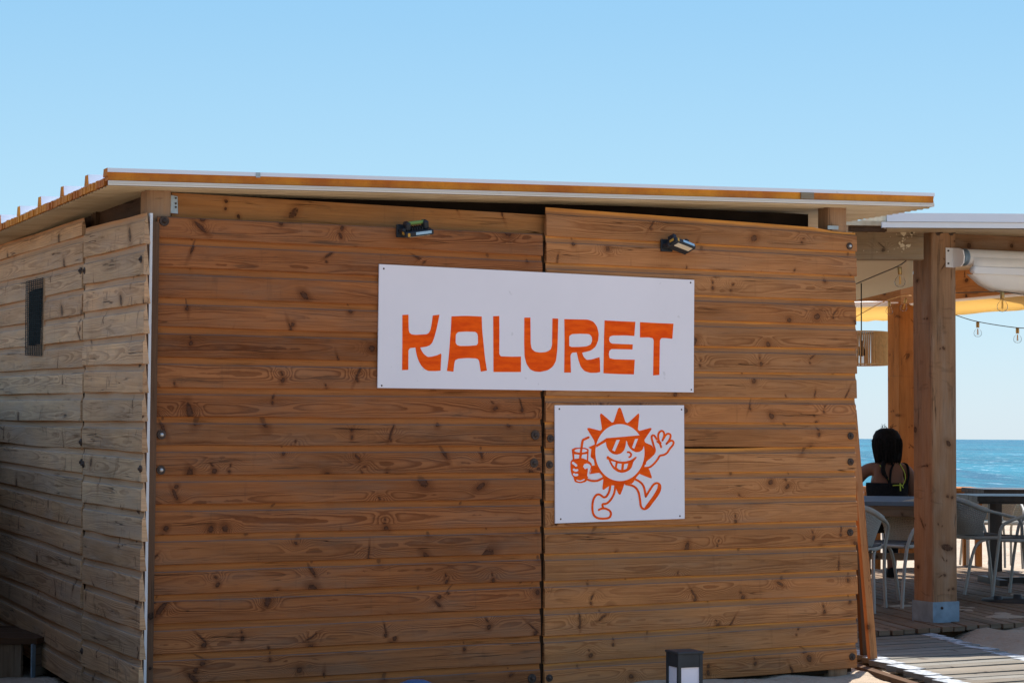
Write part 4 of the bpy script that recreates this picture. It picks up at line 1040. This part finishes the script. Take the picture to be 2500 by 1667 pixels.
# ------------------------------------------------------------------ chairs
def make_chair(label, weave, seatm):
    t = thing('rope_chair', (0, 0, 0), label, 'chair', 'rope-back armchairs on the terrace')
    v = lambda x, y, z: A3(x, y, z)
    rail = [(-.265, .27, 0), (-.262, .25, .25), (-.268, .225, .43), (-.295, .19, .55), (-.30, .06, .615), (-.285, -.12, .66), (-.21, -.25, .72), (-.08, -.305, .745), (.08, -.305, .745), (.21, -.25, .72), (.285, -.12, .66), (.30, .06, .615), (.295, .19, .57), (.268, .225, .43), (.262, .25, .25), (.265, .27, 0)]
    m = MB(); m.tube(smoothpts([v(*p) for p in rail[2:-2]], 5), .0125, 8); m.build('arm_rail', M['tube_grey'], t)
    for s in (-1, 1):
        m = MB(); m.tube(smoothpts([v(s * .268, .225, .43), v(s * .262, .25, .25), v(s * .268, .28, 0)], 4), .0125, 8); m.build('leg', M['tube_grey'], t)
        m = MB(); m.tube(smoothpts([v(s * .235, -.06, .43), v(s * .235, -.15, .40), v(s * .24, -.21, .30), v(s * .255, -.29, 0)], 5), .0125, 8); m.build('leg', M['tube_grey'], t)
    ring = [(-.25, .22), (.25, .22), (.25, .0), (.235, -.16), (.16, -.215), (-.16, -.215), (-.235, -.16), (-.25, 0)]
    P = [v(x, y, .438) for x, y in ring]; P.append(P[0]); m = MB(); m.tube(P, .014, 8); m.build('seat_frame', M['tube_grey'], t)
    m = MB(); n = 22
    for k in range(n):
        y = -.20 + .42 * k / (n - 1); hw = .245 if y > -.05 else .245 - (-.05 - y) * .45
        m.tube([v(-hw, y, .449), v(0, y, .438 + .004 * (k % 2)), v(hw, y, .449)], .0105, 5, 0, False)
    m.bar(v(0, -.19, .432), v(0, .22, .432), v(.46, 0, 0), v(0, 0, .008)); m.build('woven_seat', M[seatm], t)
    # back: strands wound round the rail and the seat ring
    top = smoothpts([v(*p) for p in rail[4:12]], 10); m = MB(); nt = len(top)
    def low(i):
        a = i / (nt - 1); ang = math.pi * (1 + a); return v(.235 * math.cos(ang), -.02 + .205 * math.sin(ang), .455)
    i0, i1 = int(nt * .14), int(nt * .86)
    for i in range(i0, i1 + 1):
        p, q = top[i], low(i); mid = (p + q) / 2 + v(0, -.02, 0); m.tube([p, mid, q], .0062, 4, 0, False)
    for k in range(1, 15):
        a = k / 15.; m.tube([top[i] * a + low(i) * (1 - a) + v(0, -.02 * (1 - abs(2 * a - 1)) - .005 * (-1) ** (i + k), 0) for i in range(i0, i1 + 1)], .0062, 4, 0, False)
    m.build('woven_back', M[weave], t)
    m = MB(); m.tube([top[i] for i in range(i0, i1 + 1)], .021, 8); m.build('rope_binding', M[weave], t)
    return t
ca_ = make_chair('pale grey rope chair half hidden by the slat at the hut end', 'rope_grey', 'seat_grey')
ca_.location = tuple(gnd(2058, 1487, DZ)); ca_.rotation_euler = (0, 0, -.30)
cb_ = make_chair('rope chair with dark seat just left of the front terrace post', 'rope', 'seat_grey')
cb_.location = tuple(gnd(2196, 1474, DZ)); cb_.rotation_euler = (0, 0, math.radians(128))
cc_ = copy_thing(cb_, gnd(2200, 1383, DZ), .12, 'rope chair in which the woman sits')
cd_ = copy_thing(ca_, gnd(2392, 1443, DZ), math.radians(-72), 'grey armchair standing just right of the front terrace post')
ce_ = copy_thing(ca_, gnd(2532, 1455, DZ), math.radians(62), 'grey armchair cut off by the right edge of the photo')
cf_ = copy_thing(cb_, gnd(2418, 1383, DZ * .3), math.radians(176), 'sunlit rope chair behind the left end of the dark table')
cg_ = copy_thing(cb_, gnd(2496, 1381, DZ * .3), math.radians(184), 'sunlit rope chair behind the middle of the dark table')

# ------------------------------------------------------------------ tables
def table(c, rz, Lx, Ly, h, topm, legm, label, legs='four', th=.03, apron=.06, z0=DZ):
    t = thing('table', c, label, 'table'); R = Matrix.Rotation(rz, 3, 'Z'); c = np.array(c)
    lp = lambda x, y, z: c + np.array(R @ Vector((x, y, z)))
    ex = np.array(R @ Vector((1, 0, 0))); ey = np.array(R @ Vector((0, 1, 0)))
    n = max(3, int(Ly / .11)); top = None
    m = MB(); m.bar(lp(-Lx / 2 + .02, 0, h - th - .011), lp(Lx / 2 - .02, 0, h - th - .011), ey * (Ly - .06), EZ * .02); top = m.build('table_top', M[legm], t)
    for k in range(n):
        w = Ly / n; y = -Ly / 2 + w * (k + .5)
        m = MB(); m.bar(lp(-Lx / 2, y, h - th / 2), lp(Lx / 2, y, h - th / 2), ey * (w - .006), EZ * th); m.build('slat', M[topm], top)
    if apron:
        m = MB()
        for s in (-1, 1):
            m.bar(lp(-Lx / 2 + .05, s * (Ly / 2 - .05), h - th - apron / 2 - .02), lp(Lx / 2 - .05, s * (Ly / 2 - .05), h - th - apron / 2 - .02), ey * .025, EZ * apron)
            m.bar(lp(s * (Lx / 2 - .05), -Ly / 2 + .05, h - th - apron / 2 - .02), lp(s * (Lx / 2 - .05), Ly / 2 - .05, h - th - apron / 2 - .02), ex * .025, EZ * apron)
        m.build('apron', M[legm], t)
    if legs == 'four':
        for sx in (-1, 1):
            for sy in (-1, 1):
                m = MB(); m.bar(lp(sx * (Lx / 2 - .06), sy * (Ly / 2 - .06), 0), lp(sx * (Lx / 2 - .06), sy * (Ly / 2 - .06), h - th - .022), ex * .06, ey * .06); m.build('leg', M[legm], t)
    elif legs == 'cross':
        for sx in (-1, 1):
            x = sx * (Lx / 2 - .18)
            for sg in (-1, 1):
                m = MB(); m.bar(lp(x + sg * .02, -sg * (Ly / 2 - .04), .05), lp(x + sg * .02, sg * (Ly / 2 - .06), h - th - .022), ex * .035, ey * .07); m.build('leg', M[legm], t)
            m = MB(); m.bar(lp(x, -Ly / 2, .025), lp(x, Ly / 2, .025), ex * .07, EZ * .05); m.build('foot', M[legm], t)
        m = MB(); m.bar(lp(-Lx / 2 + .18, 0, .30), lp(Lx / 2 - .18, 0, .30), ey * .05, EZ * .05); m.build('stretcher', M[legm], t)
    else:
        for sx in (-1, 1):
            m = MB(); m.bar(lp(sx * (Lx / 2 - .24), 0, .05), lp(sx * (Lx / 2 - .24), 0, h - th - .022), ex * .055, ey * .055); m.build('leg', M[legm], t)
            m = MB(); m.bar(lp(sx * (Lx / 2 - .24), -.30, .025), lp(sx * (Lx / 2 - .24), .30, .025), ex * .07, EZ * .05); m.build('foot', M[legm], t)
        m = MB(); m.bar(lp(-Lx / 2 + .24, 0, .03), lp(Lx / 2 - .24, 0, .03), ey * .06, EZ * .05); m.build('stretcher', M[legm], t)
    return t
def gl(px, D, z=DZ): p = at(px, 1000, D); return A3(p[0], p[1], z)
table(gl(2120, 15.7), math.radians(-10), 1.25, 1.5, .745, 'table_grey', 'deck_dark', 'table with pale grey slatted top and crossed legs near the front post', 'cross')
table(gl(2250, 19.75, 0), 0., 1.10, .65, .82, 'orange_wood', 'orange_wood', 'sunlit orange wooden table in front of the woman', 'four')
table(gl(2480, 17.0, DZ), math.radians(4), .90, .75, .745, 'table_dark', 'table_dark', 'nearer dark brown table with flat foot bars at right', 'pair', .045, 0)
table(gl(2500, 18.6, 0), math.radians(4), .98, .7, .84, 'table_dark', 'table_dark', 'farther dark table right behind the nearer dark table', 'pair', .04, 0)

# ------------------------------------------------------------------ the seated woman, seen from behind
def skin_body(name, chains, rad, mat, parent, root=0, sub=2):
    V, E_, R_ = [], [], []; idx = {}
    for ch in chains:
        prev = None
        for key, p, r in ch:
            if key not in idx:
                idx[key] = len(V); V.append(tuple(p)); R_.append(r)
            if prev is not None: E_.append((prev, idx[key]))
            prev = idx[key]
    me = bpy.data.meshes.new(name); me.from_pydata(V, E_, []); me.materials.append(mat)
    o = bpy.data.objects.new(name, me); COL.objects.link(o)
    md = o.modifiers.new('skin', 'SKIN'); md.use_smooth_shade = True
    sv = me.skin_vertices[0].data if me.skin_vertices else None
    if sv is None:
        bm = bmesh.new(); bm.from_mesh(me); bm.verts.layers.skin.verify(); bm.to_mesh(me); bm.free(); sv = me.skin_vertices[0].data
    for i, r in enumerate(R_):
        sv[i].radius = r if isinstance(r, tuple) else (r, r); sv[i].use_root = (i == root)
    s_ = o.modifiers.new('sub', 'SUBSURF'); s_.levels = sub; s_.render_levels = sub
    o.parent = parent
    return o
wc = gl(2166, 17.25, DZ)
wo = thing('person', wc, 'woman with shoulder-length dark hair in a black strappy top seated with her back turned', 'person')
PB = [
 [('pel', (0, 0, .55), (.165, .125)), ('ab', (0, .0, .68), (.140, .105)), ('ch', (0, .015, .83), (.150, .105)), ('sh', (0, .02, .955), (.115, .075)), ('nk', (0, .03, 1.03), (.052, .052)), ('hd0', (0, .045, 1.10), (.066, .075)), ('hd1', (0, .05, 1.19), (.078, .096)), ('hd2', (0, .045, 1.255), (.052, .062))],
 [('hd1', (0, .05, 1.19), .08), ('nose', (0, .155, 1.165), .012)],
 [('sh', (0, .02, .955), .1), ('sL', (-.165, .02, .95), .060), ('eL', (-.315, .10, .735), .045), ('wL', (-.33, .34, .735), .030), ('pL', (-.32, .40, .74), (.036, .018))],
 [('sh', (0, .02, .955), .1), ('sR', (.165, .02, .945), .060), ('eR', (.225, .07, .69), .045), ('wR', (.14, .30, .735), .030), ('pR', (.12, .36, .74), (.036, .018))],
 [('pel', (0, 0, .55), .1), ('hL', (-.10, .05, .52), .095), ('kL', (-.11, .46, .52), .062), ('aL', (-.10, .40, .09), .040), ('fL', (-.10, .55, .035), .035)],
 [('pel', (0, 0, .55), .1), ('hR', (.10, .05, .52), .095), ('kR', (.11, .46, .52), .062), ('aR', (.10, .36, .09), .040), ('fR', (.11, .51, .035), .035)]]
for s, b_, key in ((-1, (-.32, .40, .74), 'pL'), (1, (.12, .36, .74), 'pR')):
    for k, (dx, ln) in enumerate(((-.028, .060), (-.010, .075), (.009, .070), (.027, .055))):
        x, y, z = b_
        PB.append([(key, b_, .03), (f'{key}f{k}a', (x + dx, y + .045, z + .004), .0095), (f'{key}f{k}b', (x + dx * 1.15, y + .045 + ln * .5, z), .0085), (f'{key}f{k}c', (x + dx * 1.2, y + .045 + ln, z - .012), .007)])
    PB.append([(key, b_, .03), (key + 't', (b_[0] - s * .042, b_[1] + .015, b_[2]), .010), (key + 't2', (b_[0] - s * .055, b_[1] + .045, b_[2] - .006), .0085)])
body = skin_body('body', PB, None, M['skin'], wo)
def shell(name, rings, mat, n=20, th=.006):
    """a garment or hair surface lofted through ellipses (centre, rx, ry)"""
    V = []; m = MB()
    for (cx, cy, cz), rx, ry in rings:
        for k in range(n):
            a = 2 * math.pi * k / n; V.append(wc + A3(cx + rx * math.cos(a), cy + ry * math.sin(a), cz))
    m.add(V, [[i * n + k, i * n + (k + 1) % n, (i + 1) * n + (k + 1) % n, (i + 1) * n + k] for i in range(len(rings) - 1) for k in range(n)], None, None, 0, True)
    o = m.build(name, mat, wo); s_ = o.modifiers.new('solid', 'SOLIDIFY'); s_.thickness = th; return o
shell('top', [((0, 0, .50), .195, .155), ((0, 0, .58), .185, .145), ((0, .0, .68), .160, .128), ((0, .01, .76), .166, .128), ((0, .015, .815), .168, .126), ((0, .015, .835), .166, .124)], M['black_fabric'])
# trousers
TR = [[('a', (0, .02, .53), (.175, .125)), ('b', (-.105, .10, .52), .100), ('c', (-.112, .47, .52), .072), ('d', (-.10, .41, .16), .058)], [('a', (0, .02, .53), .1), ('e', (.105, .10, .52), .100), ('f', (.112, .47, .52), .072), ('g', (.10, .37, .16), .058)]]
tro = skin_body('trousers', TR, None, M['black_fabric'], wo)
for s in (-1, 1):
    m = MB(); x = s * .10; y = .50 if s < 0 else .46
    m.tube([wc + A3(x, y - .13, .05), wc + A3(x, y - .03, .045), wc + A3(x, y + .09, .028), wc + A3(x, y + .14, .025)], [.042, .046, .046, .03], 10); m.build('shoe', M['black_fabric'], wo)
# straps
m = MB()
m.tube(smoothpts([wc + A3(*p) for p in ((.0, -.118, .80), (.004, -.100, .88), (.02, -.075, .96), (.06, -.02, 1.015), (.075, .06, .99))], 5), .009, 6)
m.tube(smoothpts([wc + A3(*p) for p in ((.135, -.085, .82), (.155, -.065, .90), (.15, -.03, .985), (.13, .05, 1.0))], 5), .010, 6)
m.tube(smoothpts([wc + A3(*p) for p in ((.0, -.118, .80), (-.02, -.100, .88), (-.05, -.07, .97), (-.07, -.02, 1.01))], 5), .007, 6); m.build('strap', M['black_fabric'], wo)
m = MB()
m.tube(smoothpts([wc + A3(*p) for p in ((.10, -.112, .815), (.122, -.100, .87), (.118, -.085, .93), (.09, -.045, 1.0))], 5), .0028, 6)
m.tube(smoothpts([wc + A3(*p) for p in ((-.01, -.107, .86), (-.045, -.097, .93), (-.07, -.07, .985))], 5), .0028, 6)
m.tube(smoothpts([wc + A3(*p) for p in ((.02, -.122, .815), (.06, -.125, .818), (.10, -.115, .815))], 5), .0045, 6)
m.tube([wc + A3(.075, -.132, .835), wc + A3(.078, -.138, .77)], .005, 6); m.tube([wc + A3(.085, -.130, .825), wc + A3(.10, -.134, .795)], .004, 6); m.build('bikini_strap', M['neon'], wo)
# hair: cap, falling locks
hr = shell('hair', [((0, .035, 1.300), .004, .004), ((0, .035, 1.296), .045, .055), ((0, .03, 1.275), .082, .092), ((0, .025, 1.235), .103, .110), ((0, .018, 1.18), .110, .113), ((0, .008, 1.12), .106, .100), ((.003, -.005, 1.075), .100, .086), ((.006, -.018, 1.035), .088, .064), ((.008, -.03, 1.01), .066, .044)], M['hair'], 24, .004)
m = MB(); rr = random.Random(9)
for k in range(90):
    a = rr.uniform(math.pi * .98, math.pi * 2.02); r = rr.uniform(.95, 1.05); rx, ry = .108 * r, .110 * r
    e = rr.uniform(.985, 1.05); x, y = math.cos(a), math.sin(a)
    m.tube(smoothpts([wc + A3(x * rx * .5, .03 + y * ry * .5, 1.285), wc + A3(x * rx, .02 + y * ry, 1.20), wc + A3(x * rx * .98, .005 + y * ry * .9, 1.10), wc + A3(x * rx * .8 + rr.uniform(-.015, .015), -.02 + y * ry * .55, e)], 3), [.007] * 9 + [.002], 4, 0, False)
for k in range(10):
    x = rr.uniform(-.03, .06); m.tube([wc + A3(x, .03, 1.292), wc + A3(x + rr.uniform(-.03, .02), .02, 1.305 + rr.uniform(0, .02)), wc + A3(x + rr.uniform(-.05, .03), .01, 1.312 + rr.uniform(0, .03))], [.003, .002, .001], 4, 0, False)
m.tube(smoothpts([wc + A3(*p) for p in ((-.04, -.075, 1.02), (-.055, -.108, .95), (-.04, -.118, .90), (-.02, -.122, .875))], 4), [.018] * 8 + [.012] * 4 + [.003], 6, 0, False)
m.build('locks', M['hair'], hr)
wo.scale = (1.09, 1.05, 1.)
for s in (-1, 1):
    m = MB(); m.lathe(wc + A3(s * .03, .135, 1.185), [(0, .012), (.012, .006), (.013, 0)], (0, 1, 0), 10); m.build('eye', M['white_plastic'], wo)
m = MB(); m.tube([wc + A3(-.03, .138, 1.125), wc + A3(0, .145, 1.122), wc + A3(.03, .138, 1.125)], [.004, .008, .004], 6); m.build('mouth', M['rust'], wo)
m = MB()
for s in (-1, 1):
    m.tube([wc + A3(s * .113, .02, 1.19), wc + A3(s * .112, .10, 1.195), wc + A3(s * .075, .15, 1.195)], .004, 6)
    m.tube([wc + A3(s * .04 + .036 * math.cos(a), .155, 1.19 + .026 * math.sin(a)) for a in np.linspace(0, 6.28, 14)], .003, 5)
m.build('glasses', M['black'], wo)

# ------------------------------------------------------------------ lantern, blue tub, step box, parasol foot
ln = at(1676, 1590, 9.72); lb = A3(ln[0], ln[1], -.02)
lan = thing('lantern', lb, 'low square black lantern with white panes standing in front of the wall', 'lantern')
ax_ = A3(math.cos(math.radians(22)), math.sin(math.radians(22)), 0); ay_ = A3(-ax_[1], ax_[0], 0)
hz = ln[2] + .02; hw = .058
cL = lb + ay_ * hw * 1.0 + ax_ * .018
m = MB()
for sx in (-1, 1):
    for sy in (-1, 1):
        m.bar(cL + ax_ * sx * hw + ay_ * sy * hw, cL + ax_ * sx * hw + ay_ * sy * hw + EZ * hz, ax_ * .016, ay_ * .016)
m.bar(cL + EZ * (hz - .075), cL + EZ * (hz - .012), ax_ * (2 * hw + .012), ay_ * (2 * hw + .012)); m.bar(cL, cL + EZ * .03, ax_ * (2 * hw + .012), ay_ * (2 * hw + .012)); m.build('frame', M['black_metal'], lan)
m = MB(); m.bar(cL + EZ * (hz - .012), cL + EZ * hz, ax_ * (2 * hw + .026), ay_ * (2 * hw + .026)); bevel(m.build('lid', M['black_metal'], lan), .003)
for d_, e_ in ((-ay_, ax_), (ay_, ax_), (-ax_, ay_), (ax_, ay_)):
    m = MB(); m.bar(cL + d_ * (hw - .002) + EZ * .028, cL + d_ * (hw - .002) + EZ * (hz - .073), e_ * (2 * hw - .014), d_ * .004); m.build('pane', M['opal'], lan)
bt = at(1016, 1669, 9.25); b0_ = A3(bt[0], bt[1], 0)
tub = thing('tub', b0_, 'rounded blue plastic lid just showing at the bottom edge of the photo', 'tub')
m = MB(); m.lathe(b0_ - EZ * .02, [(.085, 0), (.092, .12), (.095, bt[2] - .02)], (0, 0, 1), 20); m.build('bin', M['blue_plastic'], tub)
m = MB(); m.lathe(b0_, [(.100, bt[2] - .05), (.101, bt[2] - .02), (.085, bt[2] + .0), (.04, bt[2] + .018), (0, bt[2] + .02)], (0, 0, 1), 20); m.build('lid', M['blue_plastic'], tub)
# step box at the left edge
q0 = gnd(73, 1652, 0.); 
sb = thing('step_box', q0, 'low dark wooden step box with steel corner straps beside the side wall', 'box')
zt = .205; fx = A3(-1, .04, 0); fx /= np.linalg.norm(fx); fy = A3(.30, .95, 0); fy /= np.linalg.norm(fy); Lx, Ly = .70, .72
for k in range(6):
    m = MB(); m.bar(q0 + fy * (k + .5) * Ly / 6 - fx * .03 + EZ * (zt - .016), q0 + fy * (k + .5) * Ly / 6 + fx * Lx + EZ * (zt - .016 + random.uniform(-.002, .002)), fy * (Ly / 6 - .007), EZ * .032); m.build('top_board', M['pine_dark'], sb)
for k in range(3):
    m = MB(); m.bar(q0 + EZ * (.03 + .055 * k) + fy * .02, q0 + EZ * (.03 + .055 * k) + fy * (Ly - .02), fx * .02, EZ * .052); m.build('side_board', M['deck_dark'], sb)
m = MB(); m.bar(q0 + fx * .12 - EZ * .02 + fy * .03, q0 + fx * .12 + EZ * .17 + fy * .03, fx * .12, fy * .02); m.build('front_post', M['deck_dark'], sb)
m = MB(); m.bar(q0 + fx * .1 + fy * (Ly - .03) + EZ * .08, q0 + fx * Lx + fy * (Ly - .03) + EZ * .08, EZ * .17, fy * .02); m.build('back_board', M['pine_dark'], sb)
for a in (q0 - fx * .014 + fy * .004, q0 - fx * .014 + fy * (Ly * .86)):
    m = MB(); m.bar(a - EZ * .03, a + EZ * .175, fx * .006, fy * .035); m.build('steel_strap', M['galv_dark'], sb)
pf_ = gnd(2484, 1466, DZ)
m = MB(); m.lathe(pf_, [(0, .05), (.03, .05), (.035, .02), (.26, .012), (.27, 0)], (0, 0, 1), 20); m.lathe(pf_ + A3(-.16, -.05, .012), [(0, .03), (.03, .028), (.035, 0)], (0, 0, 1), 10)
tag(m.build('parasol_base', M['black_metal']), 'flat dark parasol foot on the deck at the right edge', 'parasol base')

# ------------------------------------------------------------------ chest and boarded path left of the frame, added to shade the lower left
sc_ = thing('added_shade_chest', (-3.4, 8.6, 0), 'long dark timber chest added out of view to shade the lower left', 'chest')
for k in range(7):
    z = .07 + k * .14
    m = MB(); m.bar((-2.78, 7.2, z), (-2.78, 9.9, z), (.03, 0, 0), (0, 0, .135)); m.build('plank', M['pine_dark'], sc_)
    m = MB(); m.bar((-4.3, 7.2, z), (-2.77, 7.2, z), (0, .03, 0), (0, 0, .135)); m.build('plank', M['pine_dark'], sc_)
    m = MB(); m.bar((-4.3, 9.9, z), (-2.77, 9.9, z), (0, .03, 0), (0, 0, .135)); m.build('plank', M['pine_dark'], sc_)
m = MB(); m.bar((-3.54, 8.55, 1.02), (-3.54, 8.55, 1.06), (1.6, 0, 0), (0, 2.8, 0)); m.build('lid', M['pine_dark'], sc_)
pth = None
for k in range(30):
    m = MB(); y = 4.6 + k * .13; z = .03 + random.uniform(-.003, .003)
    m.bar((-4.2, y, z), (.55 + random.uniform(-.02, .02), y, z), (0, .118, 0), (0, 0, .03))
    if pth is None:
        q = MB(); q.bar((-4.0, 6.5, -.02), (.4, 6.5, -.02), (0, 3.9, 0), (0, 0, .05)); pth = tag(q.build('added_dark_path', M['pine_dark']), kind='structure')  # unseen dark boards, added to cut bounce light at the lower left
    m.build('added_path_board', M['deck_dark'], pth)
sc2 = thing('added_shade_cabinet', (-4.2, 11.6, 0), 'dark timber cabinet added out of view to shade the side wall', 'cabinet')  # added outside the view to block light from the left
for k in range(10):
    z = .07 + k * .14
    m = MB(); m.bar((-3.42, 10.1, z), (-3.42, 13.2, z), (.03, 0, 0), (0, 0, .135)); m.build('plank', M['pine_dark'], sc2)
    m = MB(); m.bar((-5.0, 10.1, z), (-3.41, 10.1, z), (0, .03, 0), (0, 0, .135)); m.build('plank', M['pine_dark'], sc2)
    m = MB(); m.bar((-5.0, 13.2, z), (-3.41, 13.2, z), (0, .03, 0), (0, 0, .135)); m.build('plank', M['pine_dark'], sc2)
m = MB(); m.bar((-4.2, 11.65, 1.44), (-4.2, 11.65, 1.48), (1.7, 0, 0), (0, 3.2, 0)); m.build('lid', M['pine_dark'], sc2)
